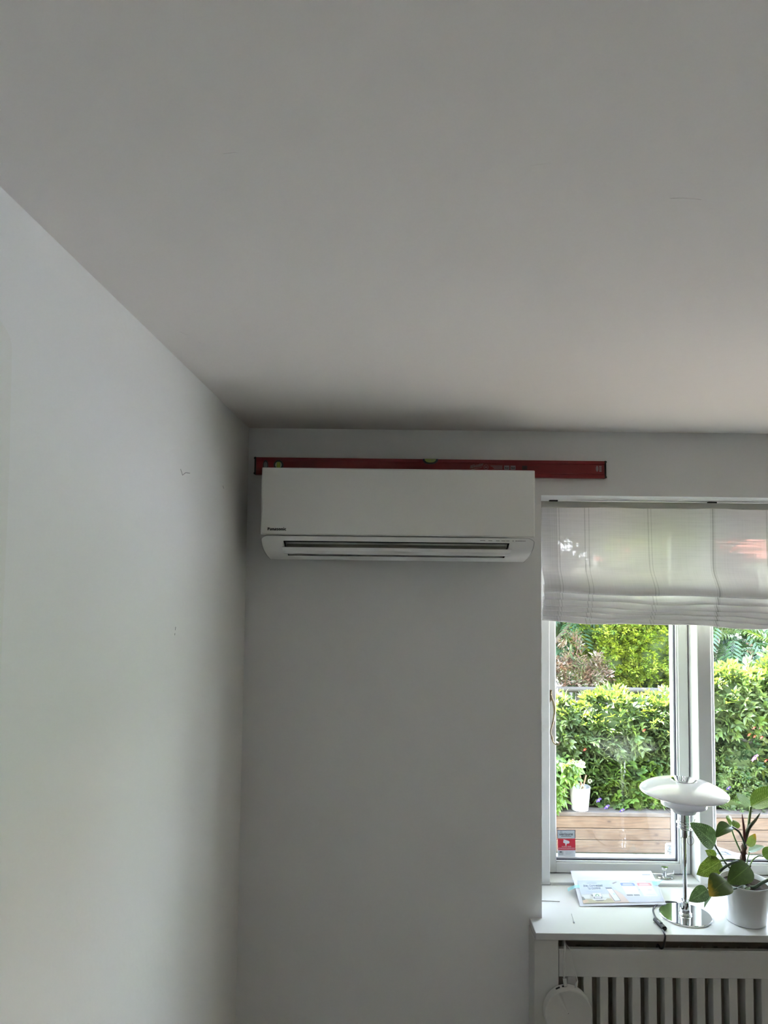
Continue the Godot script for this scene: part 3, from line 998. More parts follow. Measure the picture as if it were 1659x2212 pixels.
# ---------------------------------------------------------------- lamp
func build_lamp() -> void:
	var bx := 1.0235
	var bz := -0.026
	var t := thing("table_lamp", "chrome table lamp with three white opal glass shades", "lamp", Vector3(bx, SILL, bz))
	var st := new_st()
	lathe(st, [Vector2(0, 0), Vector2(0.0805, 0), Vector2(0.0830, 0.0015), Vector2(0.0830, 0.0045), Vector2(0.0815, 0.006), Vector2(0.0, 0.006)], 72)
	part("base", st, M.chrome, t)
	st = new_st()
	lathe(st, [Vector2(0.0195, 0.006), Vector2(0.0205, 0.009), Vector2(0.0190, 0.012), Vector2(0.0165, 0.0135), Vector2(0.0155, 0.030), Vector2(0.0135, 0.046), Vector2(0.0150, 0.0475), Vector2(0.0155, 0.0495), Vector2(0.0140, 0.052), Vector2(0.0075, 0.0525)], 40)
	part("stem_holder", st, M.chrome, t)
	st = new_st()
	lathe(st, [Vector2(0.0066, 0.052), Vector2(0.0066, 0.262)], 28)
	part("stem", st, M.chrome, t)
	st = new_st()
	lathe(st, [Vector2(0.0066, 0.257), Vector2(0.0118, 0.2575), Vector2(0.0122, 0.262), Vector2(0.0125, 0.283), Vector2(0.0185, 0.286), Vector2(0.0188, 0.335), Vector2(0.010, 0.336)], 36)
	part("socket", st, M.chrome, t)
	for r in [[0.3045, 0.0265], [0.2885, 0.0235]]:
		st = new_st()
		torus(st, Vector3(0.0, r[0], 0.004), r[1], 0.0016, Basis(Vector3.BACK, -0.10), 36)
		part("shade_ring", st, M.chrome, t)
	st = new_st()
	tube(st, [Vector3(0.030, 0.298, 0.0), Vector3(0.034, 0.312, 0.0), Vector3(0.036, 0.316, 0.0)], [0.0012, 0.0012, 0.003], 8)
	part("ring_screw", st, M.chrome, t)
	st = new_st()
	torus(st, Vector3(0.0185, 0.2475, 0.004), 0.0125, 0.0007, Basis(Vector3.RIGHT, 1.45) * Basis.from_scale(Vector3(0.9, 1, 1.15)), 28)
	part("key_loop", st, M.brass, t)
	# shades
	var tilt := Node3D.new()
	tilt.name = "shade_set"
	tilt.position = Vector3(0.0, 0.404, 0.0)
	tilt.rotation = Vector3(0.0, 0, deg_to_rad(-0.8))
	t.add_child(tilt)
	var top := []
	for k in 17:
		var u := k / 16.0
		top.append(Vector2(lerpf(0.0395, 0.1395, u), 0.0050 + 0.0385 * pow(1.0 - pow(lerpf(0.275, 0.985, u), 2.2), 0.8)))
	top.append_array([Vector2(0.1412, 0.0055), Vector2(0.1422, 0.0030), Vector2(0.1415, 0.0005), Vector2(0.1390, -0.0008), Vector2(0.1360, 0.0008)])
	for k in range(15, -1, -1):
		var u := k / 16.0
		top.append(Vector2(lerpf(0.038, 0.1350, u), 0.0015 + 0.0385 * pow(1.0 - pow(lerpf(0.275, 0.985, u), 2.2), 0.8)))
	st = new_st()
	lathe(st, top, 80)
	part("top_shade", st, M.opal, tilt)
	st = new_st()
	lathe(st, [Vector2(0, 0.0448), Vector2(0.037, 0.0444), Vector2(0.0405, 0.0438), Vector2(0.0415, 0.0422), Vector2(0.0395, 0.0405), Vector2(0, 0.0400)], 48)
	var disc := part("top_disc", st, M.chrome, tilt)
	st = new_st()
	lathe(st, [Vector2(0.0026, 0.0445), Vector2(0.0022, 0.0485), Vector2(0.0040, 0.0510), Vector2(0.0040, 0.0530), Vector2(0, 0.0540)], 16)
	part("finial", st, M.chrome, disc)
	st = new_st()
	lathe(st, [Vector2(0.030, 0.026), Vector2(0.052, 0.008), Vector2(0.067, -0.014), Vector2(0.0730, -0.031), Vector2(0.0742, -0.0375), Vector2(0.0732, -0.0410), Vector2(0.0700, -0.0422), Vector2(0.055, -0.0440), Vector2(0.040, -0.0445), Vector2(0.038, -0.042), Vector2(0.060, -0.038), Vector2(0.068, -0.030), Vector2(0.050, 0.004), Vector2(0.028, 0.024)], 64)
	part("middle_shade", st, M.opal, tilt)
	st = new_st()
	lathe(st, [Vector2(0.0435, -0.038), Vector2(0.0435, -0.052), Vector2(0.0420, -0.060), Vector2(0.0385, -0.0640), Vector2(0.030, -0.0655), Vector2(0.019, -0.0655), Vector2(0.019, -0.0615), Vector2(0.038, -0.058), Vector2(0.041, -0.038)], 56)
	part("lower_shade", st, M.opal, tilt)
	st = new_st()
	lathe(st, [Vector2(0.012, -0.072), Vector2(0.012, 0.040)], 24)
	part("shade_tube", st, M.chrome, tilt)
	# flex
	var c := thing("lamp_cord", "black lamp flex with inline switch hanging over the board edge", "cord")
	st = new_st()
	tube(st, smooth_path([Vector3(1.030, SILL + 0.0032, -0.1135), Vector3(1.019, SILL + 0.0035, -0.1185), Vector3(0.990, SILL + 0.003, -0.120), Vector3(0.955, SILL + 0.003, -0.100), Vector3(0.929, SILL + 0.003, -0.062), Vector3(0.9185, SILL + 0.003, -0.019), Vector3(0.916, SILL + 0.004, 0.012)], 6), 0.0028, 10)
	part("flex", st, M.cord, c)
	st = new_st()
	tube(st, smooth_path([Vector3(0.908, SILL + 0.004, 0.078), Vector3(0.9065, SILL + 0.004, 0.095), Vector3(0.906, SILL - 0.003, 0.1045), Vector3(0.9035, SILL - 0.022, 0.1045), Vector3(0.900, SILL - 0.040, 0.100), Vector3(0.898, SILL - 0.0500, 0.084), Vector3(0.898, SILL - 0.053, 0.058), Vector3(0.898, SILL - 0.10, 0.045)], 6), 0.0030, 10)
	part("flex", st, M.cord, c)
	st = new_st()
	var sw := Transform3D(Basis(Vector3.UP, 0.12), Vector3(0.912, SILL, 0.045))
	cbox(st, Vector3(-0.0085, 0.0, -0.034), Vector3(0.0085, 0.013, 0.034), 0.004, sw)
	var swp := part("inline_switch", st, M.rubber, c)
	st = new_st()
	cbox(st, Vector3(-0.005, 0.012, -0.010), Vector3(0.005, 0.0155, 0.010), 0.0012, sw)
	part("rocker", st, mat("grey_rocker", Color(0.12, 0.12, 0.13), 0.3), swp)

# ---------------------------------------------------------------- paper sheets and sticker
func build_papers() -> void:
	# A4 sheet leaning from the board onto the frame rail
	var front := [Vector3(0.686, SILL + 0.0015, -0.083), Vector3(0.984, SILL + 0.0085, -0.090)]
	var back := [Vector3(0.7045, 0.8545, -0.2865), Vector3(1.0055, 0.8545, -0.2935)]
	var f := func(u: float, v: float, lift: float) -> Vector3:
		var p: Vector3 = front[0].lerp(front[1], u).lerp(back[0].lerp(back[1], u), v)
		return p + Vector3(0, 0.010 * v * (1.0 - v) * 2.0 + 0.0035 * sin(u * 5.0) * v * (1.0 - v) + lift, 0)
	var n1 := thing("paper_sheet", "white paper sheet leaning on the window rail under the leaflet", "paper sheet")
	var st := new_st(true)
	sheet(st, 20, 14, func(u: float, v: float) -> Vector3: return f.call(u, v, 0.0))
	part("page", st, M.paper, n1)
	st = new_st(true)
	sheet(st, 4, 2, func(u: float, v: float) -> Vector3: return f.call(lerpf(0.865, 0.965, u), lerpf(0.845, 0.88, v), 0.0006))
	part("printed_bar", st, mat("grey_ink", Color(0.30, 0.30, 0.36), 0.7), n1)
	for r in [[0.06, 0.5, 0.80], [0.06, 0.46, 0.76], [0.06, 0.48, 0.72], [0.54, 0.83, 0.80], [0.54, 0.80, 0.76], [0.88, 0.97, 0.80], [0.88, 0.96, 0.77]]:
		st = new_st(true)
		sheet(st, 8, 1, func(u: float, v: float) -> Vector3: return f.call(lerpf(r[0], r[1], u), r[2] + 0.006 * v, 0.0006))
		part("printed_line", st, mat("pale_ink", Color(0.62, 0.62, 0.72), 0.7), n1)
	# glossy leaflet on top of it
	var n2 := thing("leaflet", "colour printed leaflet with phone picture taped over the sheet", "leaflet")
	var im := Image.create(768, 400, false, Image.FORMAT_RGBA8)
	im.fill(Color(0.80, 0.81, 0.88))
	# picture: pale room wall, table, hand with phone
	fill_poly(im, [Vector2(0, 0), Vector2(330, 0), Vector2(300, 60), Vector2(400, 250), Vector2(400, 399), Vector2(0, 399)], Color(0.74, 0.78, 0.82))
	fill_poly(im, [Vector2(0, 255), Vector2(280, 250), Vector2(330, 399), Vector2(0, 399)], Color(0.80, 0.80, 0.78))
	fill_poly(im, [Vector2(0, 335), Vector2(330, 330), Vector2(350, 399), Vector2(0, 399)], Color(0.72, 0.68, 0.52))
	for p in [[12, 265, 80, 320], [200, 262, 272, 315]]:
		fill_poly(im, [Vector2(p[0], p[1]), Vector2(p[2], p[1] + 4), Vector2(p[2] - 6, p[3]), Vector2(p[0] + 8, p[3])], Color(0.90, 0.91, 0.90))
	fill_poly(im, [Vector2(0, 290), Vector2(18, 300), Vector2(30, 345), Vector2(0, 350)], Color(0.30, 0.30, 0.30))
	fill_poly(im, [Vector2(90, 262), Vector2(110, 262), Vector2(118, 290), Vector2(100, 292)], Color(0.35, 0.35, 0.36))
	fill_poly(im, [Vector2(88, 335), Vector2(240, 328), Vector2(220, 352), Vector2(110, 356)], Color(0.94, 0.94, 0.92))
	fill_poly(im, [Vector2(120, 352), Vector2(210, 350), Vector2(195, 364), Vector2(135, 366)], Color(0.34, 0.33, 0.30))
	fill_poly(im, [Vector2(112, 240), Vector2(190, 240), Vector2(192, 300), Vector2(112, 300)], Color(0.97, 0.98, 0.98))
	fill_poly(im, [Vector2(112, 300), Vector2(192, 300), Vector2(192, 330), Vector2(116, 330)], Color(0.20, 0.22, 0.38))
	fill_poly(im, [Vector2(122, 306), Vector2(184, 306), Vector2(184, 323), Vector2(124, 323)], Color(0.92, 0.93, 0.96))
	fill_poly(im, [Vector2(134, 270), Vector2(152, 252), Vector2(170, 270), Vector2(170, 288), Vector2(160, 288), Vector2(160, 272), Vector2(152, 264), Vector2(144, 272), Vector2(144, 288), Vector2(134, 288)], Color(0.25, 0.55, 0.28))
	fill_poly(im, [Vector2(0, 350), Vector2(40, 340), Vector2(62, 372), Vector2(20, 392), Vector2(0, 392)], Color(0.87, 0.72, 0.58))
	fill_poly(im, [Vector2(330, 60), Vector2(372, 30), Vector2(390, 38), Vector2(345, 74)], Color(0.50, 0.40, 0.36))
	fill_poly(im, [Vector2(300, 190), Vector2(345, 185), Vector2(400, 270), Vector2(440, 399), Vector2(300, 399), Vector2(262, 300), Vector2(270, 240)], Color(0.86, 0.74, 0.66))
	fill_poly(im, [Vector2(268, 240), Vector2(300, 250), Vector2(310, 330), Vector2(285, 330)], Color(0.80, 0.64, 0.55))
	fill_poly(im, [Vector2(250, 140), Vector2(312, 140), Vector2(364, 372), Vector2(302, 380)], Color(0.20, 0.20, 0.28))
	fill_poly(im, [Vector2(258, 170), Vector2(314, 168), Vector2(358, 364), Vector2(306, 372)], Color(0.93, 0.94, 0.97))
	fill_poly(im, [Vector2(306, 244), Vector2(324, 243), Vector2(330, 272), Vector2(311, 273)], Color(0.72, 0.82, 0.80))
	# two info cards; their square codes are left blank
	for c in [[412, 0.24, 0.38, 0.70], [575, 0.88, 0.42, 0.36]]:
		var x: float = c[0]
		fill_poly(im, [Vector2(x, 20), Vector2(x + 95, 20), Vector2(x + 100, 42), Vector2(x + 6, 42)], Color(0.93, 0.93, 0.97))
		fill_poly(im, [Vector2(x, 66), Vector2(x + 8, 54), Vector2(x + 128, 54), Vector2(x + 138, 66), Vector2(x + 142, 112), Vector2(x + 4, 112)], Color(c[1], c[2], c[3]))
		fill_poly(im, [Vector2(x + 4, 112), Vector2(x + 142, 112), Vector2(x + 160, 300), Vector2(x + 24, 300)], Color(0.91, 0.91, 0.95))
		fill_poly(im, [Vector2(x + 26, 70), Vector2(x + 112, 70), Vector2(x + 112, 78), Vector2(x + 26, 78)], Color(0.95, 0.95, 0.97))
		fill_poly(im, [Vector2(x + 20, 88), Vector2(x + 122, 88), Vector2(x + 122, 96), Vector2(x + 20, 96)], Color(0.95, 0.95, 0.97))
	fill_poly(im, [Vector2(434, 268), Vector2(494, 268), Vector2(498, 292), Vector2(437, 292)], Color(0.28, 0.28, 0.30))
	fill_poly(im, [Vector2(502, 268), Vector2(560, 268), Vector2(563, 292), Vector2(505, 292)], Color(0.28, 0.28, 0.30))
	fill_poly(im, [Vector2(660, 188), Vector2(694, 188), Vector2(694, 195), Vector2(660, 195)], Color(0.60, 0.60, 0.66))
	fill_poly(im, [Vector2(628, 270), Vector2(712, 270), Vector2(713, 275), Vector2(628, 275)], Color(0.70, 0.70, 0.76))
	fill_poly(im, [Vector2(572, 168), Vector2(582, 184), Vector2(572, 200), Vector2(569, 196), Vector2(576, 184), Vector2(569, 172)], Color(0.45, 0.45, 0.55))
	fill_poly(im, [Vector2(88, 52), Vector2(182, 52), Vector2(182, 58), Vector2(88, 58)], Color(0.45, 0.47, 0.56))
	var lm := mat("glossy_print", Color(0.52, 0.52, 0.56), 0.30)
	lm.albedo_texture = ImageTexture.create_from_image(im)
	st = new_st(true)
	sheet(st, 20, 12, func(u: float, v: float) -> Vector3: return f.call(lerpf(0.045, 0.985, u), lerpf(0.055, 0.66, v), 0.0012), func(q: Vector2) -> Vector2: return Vector2(q.x, 1.0 - q.y))
	part("printed_face", st, lm, n2)
	var at := func(px: float, py: float) -> Transform3D:
		var u := 0.045 + 0.94 * px / 768.0
		var v := 0.055 + 0.605 * (1.0 - py / 400.0)
		var p: Vector3 = f.call(u, v, 0.0017)
		var du: Vector3 = (f.call(u + 0.02, v, 0.0017) - p).normalized()
		var dv: Vector3 = (f.call(u, v + 0.02, 0.0017) - p).normalized()
		return Transform3D(Basis(du, dv, du.cross(dv).normalized()), p)
	var ink := mat("slate_ink", Color(0.10, 0.13, 0.20), 0.5)
	letters("headline", "Stay Connected", 0.0105, at.call(44.0, 122.0), ink, n2, false, "Droid Sans", 0.068)
	letters("headline", "to Control", 0.0105, at.call(84.0, 170.0), ink, n2, false, "Droid Sans", 0.044)
	st = new_st(true)
	sheet(st, 6, 1, func(u: float, v: float) -> Vector3: return f.call(lerpf(0.115, 0.31, u), 0.340 + 0.012 * v, 0.0016))
	part("small_print", st, mat("blue_ink", Color(0.20, 0.28, 0.42), 0.5), n2)
	# pale blue tape
	for k in 2:
		st = new_st(true)
		if k == 0:
			sheet(st, 6, 3, func(u: float, v: float) -> Vector3:
				var p: Vector3 = f.call(maxf(lerpf(-0.09, 0.055, u), 0.0), lerpf(0.44, 0.53, v), 0.002)
				var out := maxf(0.0, -lerpf(-0.09, 0.055, u))
				return p + Vector3(-0.30 * out, -0.12 * out, 0.02 * out))
		else:
			sheet(st, 8, 3, func(u: float, v: float) -> Vector3:
				var p: Vector3 = f.call(minf(lerpf(0.94, 1.07, u), 1.0), lerpf(0.50, 0.62, v), 0.002)
				var out := maxf(0.0, lerpf(0.94, 1.07, u) - 1.0)
				return p + Vector3(0.30 * out, 0.30 * out * (1.0 - v) + 0.06 * out, 0.0))
		var tp := part("tape_strip", st, M.tape, n2, "pale blue tape strip")
	# alarm sticker on the pane
	var s := thing("alarm_sticker", "grey and red alarm company sticker on the window pane", "sticker", Vector3(0.6728, 0.8755, -0.3488))
	s.rotation.z = 0.012
	var w := 0.0672
	var h := 0.1040
	var white := mat("sticker_white", Color(0.74, 0.77, 0.82), 0.35)
	var grey := mat("sticker_silver", Color(0.52, 0.56, 0.61), 0.3)
	var redm := mat("sticker_red", Color(0.55, 0.015, 0.04), 0.35)
	box_part("backing", Vector3(0, 0, -0.0002), Vector3(w, 0.034, 0.0004), 0.0, white, s)
	box_part("border", Vector3(-0.001, 0.072, -0.0002), Vector3(w + 0.0005, h, 0.0003), 0.0, M.gasket, s)
	box_part("upper_field", Vector3(0.001, 0.0735, 0.0003), Vector3(w - 0.002, h - 0.002, 0.0006), 0.0, grey, s)
	box_part("red_field", Vector3(0.0008, 0.0295, 0.0003), Vector3(w, 0.0715, 0.0006), 0.0, redm, s)
	box_part("text_band", Vector3(0.003, 0.0325, 0.0006), Vector3(w - 0.003, 0.0385, 0.0008), 0.0, mat("sticker_pink", Color(0.66, 0.36, 0.42), 0.4), s)
	letters("company_name", "verisure", 0.0090, Transform3D(Basis.IDENTITY, Vector3(0.0062, 0.0838, 0.0008)), M.gasket, s, true, "Droid Sans", 0.052)
	box_part("small_print", Vector3(0.013, 0.0795, 0.0006), Vector3(0.0525, 0.0815, 0.0008), 0.0, mat("sticker_ink", Color(0.16, 0.18, 0.20), 0.5), s)
	letters("warning_text", "ALARM MED", 0.0042, Transform3D(Basis.IDENTITY, Vector3(0.015, 0.0402, 0.0008)), mat("sticker_pale_print", Color(0.66, 0.45, 0.45), 0.5), s, true, "Droid Sans", 0.036)
	letters("warning_text", "BILLEDVERIFICERING", 0.0046, Transform3D(Basis.IDENTITY, Vector3(0.0045, 0.0330, 0.0010)), redm, s, true, "Droid Sans", 0.058)
	st = new_st()
	prism(st, PackedVector2Array([Vector2(0.023, 0.0695), Vector2(0.0425, 0.0635), Vector2(0.0455, 0.0590), Vector2(0.0430, 0.0545), Vector2(0.0365, 0.0535), Vector2(0.0335, 0.0525), Vector2(0.0335, 0.0465), Vector2(0.0295, 0.0465), Vector2(0.0290, 0.0540), Vector2(0.0210, 0.0575)]), 0.0005, 0.0009)
	part("camera_symbol", st, white, s)
	st = new_st()
	lathe(st, [Vector2(0.0025, 0.0), Vector2(0.0042, 0.0), Vector2(0.0042, 0.0003), Vector2(0.0025, 0.0003)], 20, Transform3D(Basis(Vector3(1, 0, 0), Vector3(0, 0, 1), Vector3(0, -1, 0)), Vector3(0.0135, 0.0965, 0.0006)))
	part("round_emblem", st, mat("sticker_dim_grey", Color(0.22, 0.26, 0.29), 0.4), s)
	box_part("code_panel", Vector3(0.002, 0.012, 0.0004), Vector3(0.021, 0.0255, 0.0006), 0.0, grey, s)
	box_part("small_print", Vector3(0.007, 0.021, 0.0006), Vector3(0.0155, 0.0245, 0.0008), 0.0, M.gasket, s)
	for k in 3:
		box_part("printed_line", Vector3(0.029, 0.014 + 0.004 * k, 0.0004), Vector3(0.058 - 0.006 * (2 - k), 0.0155 + 0.004 * k, 0.0006), 0.0, grey, s)

# ---------------------------------------------------------------- house plant
func leaf_material(called: String, ground: Color, stripe: Color, amount: float, seed_value: int, tip = null) -> StandardMaterial3D:
	var n := FastNoiseLite.new()
	n.seed = seed_value
	n.frequency = 0.03
	var f := func(px: int, py: int) -> Color:
		var x := px / 95.5 - 1.0
		var y := py / 255.0
		var ax := absf(x)
		var s := y - 0.30 * ax + 0.06 * ax * ax
		var wob := n.get_noise_2d(px, py * 0.6)
		var band := absf(fposmod(s * 19.0 + 0.7 * wob, 1.0) - 0.5) * 2.0
		var k := smoothstep(1.0 - amount * (0.75 + 0.9 * wob), 1.0, band)
		k = maxf(k, smoothstep(0.035, 0.01, ax) * 0.8)
		var c := ground.lerp(stripe, clampf(k, 0.0, 1.0))
		c = c * (0.92 + 0.16 * wob)
		if tip != null:
			c = c.lerp(tip, smoothstep(0.62, 0.95, y + 0.12 * wob + 0.1 * x))
		c.a = 1.0
		return c.linear_to_srgb()
	var m := StandardMaterial3D.new()
	m.resource_name = called
	m.albedo_texture = image_tex(192, 256, f)
	m.roughness = 0.33
	m.backlight_enabled = true
	m.backlight = Color(0.55, 0.60, 0.35)
	return m

func plant_leaf(m: Material, base: Vector3, tip: Vector3, width: float, n: Vector3, curl: float, fold: float, parent: Node3D, wave := 0.0, fat := 0.72) -> MeshInstance3D:
	var axis := tip - base
	n = (n - axis.normalized() * n.dot(axis.normalized())).normalized()
	var side := axis.normalized().cross(n).normalized()
	var ctrl := (base + tip) / 2.0 + n * curl * 2.0
	var st := new_st(true)
	var f := func(u: float, v: float) -> Vector3:
		var x := u * 2.0 - 1.0
		var p := base.lerp(ctrl, v).lerp(ctrl.lerp(tip, v), v)
		var w := width / 2.0 * pow(maxf(sin(PI * pow(v, fat)), 0.0), 0.75)
		return p + side * x * w * cos(fold * absf(x)) + n * (absf(x) * w * sin(fold) + wave * width * 0.12 * sin(v * 15.0) * absf(x))
	sheet(st, 8, 14, f)
	return part("leaf", st, m, parent)

func build_plant() -> void:
	var pot := thing("flower_pot", "round white glazed pot beside the chrome lamp", "pot")
	var c := Vector3(1.213, SILL, 0.0)
	var st := new_st()
	lathe(st, [Vector2(0, 0.0), Vector2(0.058, 0.0), Vector2(0.0615, 0.003), Vector2(0.0785, 0.122), Vector2(0.0792, 0.127), Vector2(0.0785, 0.129), Vector2(0.0770, 0.129), Vector2(0.0762, 0.127), Vector2(0.072, 0.100)], 72, Transform3D(Basis.IDENTITY, c))
	part("pot_wall", st, M.pot, pot)
	var p := thing("philodendron", "striped-leaf philodendron growing in the white glazed pot", "house plant")
	st = new_st(true)
	sheet(st, 40, 8, func(u: float, v: float) -> Vector3:
		var a := TAU * u
		var r := 0.0732 * v
		return c + Vector3(r * cos(a), 0.114 + 0.006 * sin(a * 5.0 + v * 9.0) * v * (1.0 - v) * 3.0 + 0.008 * (1.0 - v), -r * sin(a)))
	part("soil", st, mat("dark_potting_soil", Color(0.035, 0.022, 0.014), 0.95), p)
	var bark := mat("brown_stem", Color(0.085, 0.045, 0.028), 0.8)
	var green := mat("dark_petiole", Color(0.055, 0.085, 0.05), 0.4)
	var pale := mat("green_petiole", Color(0.15, 0.24, 0.08), 0.45)
	var dark := leaf_material("dark_green_leaf", Color(0.045, 0.085, 0.022), Color(0.16, 0.24, 0.08), 0.16, 3, null)
	var dark_tip := leaf_material("dark_leaf_amber_tip", Color(0.055, 0.085, 0.018), Color(0.14, 0.20, 0.05), 0.12, 4, Color(0.32, 0.20, 0.02))
	var silver := leaf_material("silver_striped_leaf", Color(0.075, 0.13, 0.085), Color(0.42, 0.54, 0.42), 0.5, 5)
	var lime := leaf_material("lime_striped_leaf", Color(0.13, 0.19, 0.035), Color(0.55, 0.62, 0.25), 0.45, 6)
	var fresh := leaf_material("fresh_green_leaf", Color(0.11, 0.19, 0.03), Color(0.42, 0.50, 0.22), 0.36, 7)
	var ice := leaf_material("pale_leaf_back", Color(0.36, 0.46, 0.50), Color(0.52, 0.60, 0.62), 0.3, 8)
	var amber := leaf_material("amber_edged_leaf", Color(0.32, 0.38, 0.18), Color(0.44, 0.48, 0.25), 0.3, 9, Color(0.55, 0.27, 0.03))
	# trunk
	st = new_st()
	var tr := smooth_path([Vector3(1.216, 0.915, 0.0), Vector3(1.208, 0.955, 0.0), Vector3(1.2055, 0.99, 0.0), Vector3(1.208, 1.03, 0.0), Vector3(1.213, 1.065, 0.0)], 6)
	var rad := []
	for k in tr.size():
		rad.append(0.0105 + 0.0018 * sin(k * 2.4) - 0.002 * k / tr.size())
	tube(st, tr, rad, 12)
	part("trunk", st, bark, p)
	for r in [[Vector3(1.216, 0.95, 0.006), Vector3(1.236, 0.972, 0.012)], [Vector3(1.214, 0.975, 0.006), Vector3(1.228, 1.0, 0.012)], [Vector3(1.204, 1.02, 0.006), Vector3(1.192, 1.045, 0.014)], [Vector3(1.206, 0.99, 0.004), Vector3(1.196, 1.015, 0.016)]]:
		st = new_st()
		tube(st, [r[0], (r[0] + r[1]) / 2.0 + Vector3(0.002, 0.004, 0.002), r[1]], [0.0045, 0.003, 0.001], 6)
		part("dry_sheath", st, bark, p)
	# petioles
	for q in [
		[[Vector3(1.205, 0.945, -0.01), Vector3(1.165, 0.986, -0.02), Vector3(1.137, 1.026, -0.012), Vector3(1.112, 1.062, 0.004)], 0.0032, green],
		[[Vector3(1.212, 1.055, 0.008), Vector3(1.198, 1.085, 0.024), Vector3(1.180, 1.116, 0.030), Vector3(1.157, 1.130, 0.030)], 0.0036, green],
		[[Vector3(1.213, 1.06, -0.004), Vector3(1.224, 1.10, 0.0), Vector3(1.230, 1.14, 0.0), Vector3(1.237, 1.187, 0.0)], 0.0042, pale],
		[[Vector3(1.207, 1.0, 0.006), Vector3(1.178, 1.018, 0.014), Vector3(1.150, 1.021, 0.018), Vector3(1.123, 1.016, 0.02)], 0.0028, pale],
		[[Vector3(1.208, 1.005, 0.01), Vector3(1.165, 1.028, 0.05), Vector3(1.120, 1.020, 0.070), Vector3(1.094, 1.006, 0.078)], 0.0040, green],
		[[Vector3(1.210, 0.95, 0.012), Vector3(1.180, 0.958, 0.05), Vector3(1.150, 0.962, 0.07), Vector3(1.130, 0.966, 0.08)], 0.0034, green],
		[[Vector3(1.212, 0.93, 0.01), Vector3(1.228, 0.940, 0.035), Vector3(1.252, 0.952, 0.032), Vector3(1.300, 0.966, 0.02)], 0.0050, green],
		[[Vector3(1.214, 0.95, -0.004), Vector3(1.236, 1.000, -0.03), Vector3(1.244, 1.015, -0.036), Vector3(1.247, 1.024, -0.04)], 0.0020, pale],
		[[Vector3(1.214, 0.945, 0.0), Vector3(1.240, 1.000, -0.012), Vector3(1.266, 1.018, -0.018), Vector3(1.284, 1.017, -0.02)], 0.0022, pale],
		[[Vector3(1.206, 1.03, -0.006), Vector3(1.190, 1.085, -0.03), Vector3(1.194, 1.105, -0.045), Vector3(1.200, 1.112, -0.05)], 0.0030, pale],
		[[Vector3(1.209, 0.94, 0.01), Vector3(1.150, 0.945, 0.06), Vector3(1.090, 0.944, 0.058), Vector3(1.064, 0.942, 0.05)], 0.0026, green],
	]:
		st = new_st()
		tube(st, smooth_path(q[0], 5), q[1], 8)
		part("petiole", st, q[2], p)
	# new spikes
	st = new_st()
	tube(st, smooth_path([Vector3(1.209, 1.075, 0.01), Vector3(1.2065, 1.115, 0.012), Vector3(1.202, 1.166, 0.01)], 5), [0.0055, 0.0055, 0.0052, 0.005, 0.0048, 0.0045, 0.0042, 0.0036, 0.003, 0.002, 0.0006], 8)
	part("red_sheath", st, mat("red_sheath", Color(0.16, 0.03, 0.035), 0.5), p)
	st = new_st()
	tube(st, smooth_path([Vector3(1.213, 1.08, 0.004), Vector3(1.224, 1.118, 0.008), Vector3(1.246, 1.146, 0.01), Vector3(1.263, 1.170, 0.01)], 4), [0.0066, 0.0066, 0.0066, 0.0064, 0.006, 0.0056, 0.0052, 0.0046, 0.004, 0.0034, 0.0026, 0.0016, 0.0006], 8)
	part("new_shoot", st, mat("green_shoot", Color(0.09, 0.10, 0.05), 0.45), p)
	# leaves
	var F := Vector3(0, 0.25, 1)
	plant_leaf(silver, Vector3(1.112, 1.062, 0.004), Vector3(1.018, 1.142, 0.032), 0.070, Vector3(0.15, 0.35, 1), 0.010, 0.22, p)
	plant_leaf(dark, Vector3(1.157, 1.130, 0.03), Vector3(1.098, 1.100, 0.045), 0.050, Vector3(-0.2, 0.9, 0.6), 0.014, 0.45, p)
	plant_leaf(fresh, Vector3(1.200, 1.110, -0.05), Vector3(1.166, 1.142, -0.03), 0.040, Vector3(0.2, 0.6, 0.8), 0.006, -0.25, p)
	plant_leaf(fresh, Vector3(1.206, 1.125, -0.045), Vector3(1.190, 1.098, -0.03), 0.030, Vector3(0.2, 0.6, 0.8), 0.006, 0.25, p)
	plant_leaf(fresh, Vector3(1.237, 1.187, 0.0), Vector3(1.345, 1.248, 0.03), 0.074, Vector3(-0.45, 0.65, 0.6), 0.012, 0.35, p)
	plant_leaf(ice, Vector3(1.248, 1.178, -0.03), Vector3(1.218, 1.212, -0.06), 0.030, Vector3(-0.3, 0.3, 1), 0.004, 0.2, p)
	plant_leaf(lime, Vector3(1.123, 1.016, 0.02), Vector3(1.036, 0.978, 0.035), 0.062, Vector3(-0.1, 0.35, 1), 0.010, 0.20, p, 0.6)
	plant_leaf(lime, Vector3(1.110, 1.022, 0.012), Vector3(1.076, 1.046, 0.01), 0.034, Vector3(0.1, 0.5, 1), 0.006, 0.3, p, 0.5)
	plant_leaf(dark_tip, Vector3(1.118, 0.976, 0.08), Vector3(1.048, 0.940, 0.105), 0.080, Vector3(-0.35, 0.75, 0.75), 0.018, 0.18, p)
	plant_leaf(dark, Vector3(1.206, 1.012, 0.045), Vector3(1.118, 0.968, 0.078), 0.074, Vector3(-0.1, 0.55, 0.9), 0.012, 0.15, p)
	plant_leaf(silver, Vector3(1.066, 0.938, 0.05), Vector3(0.998, 0.906, 0.066), 0.050, Vector3(-0.1, 0.5, 0.9), 0.008, 0.30, p, 0.3)
	plant_leaf(ice, Vector3(1.080, 0.934, 0.055), Vector3(1.050, 0.884, 0.06), 0.022, Vector3(0.6, 0.2, 1), -0.008, 0.5, p)
	plant_leaf(amber, Vector3(1.238, 1.046, -0.03), Vector3(1.262, 1.090, -0.025), 0.030, Vector3(-0.3, 0.2, 1), 0.004, 0.3, p)
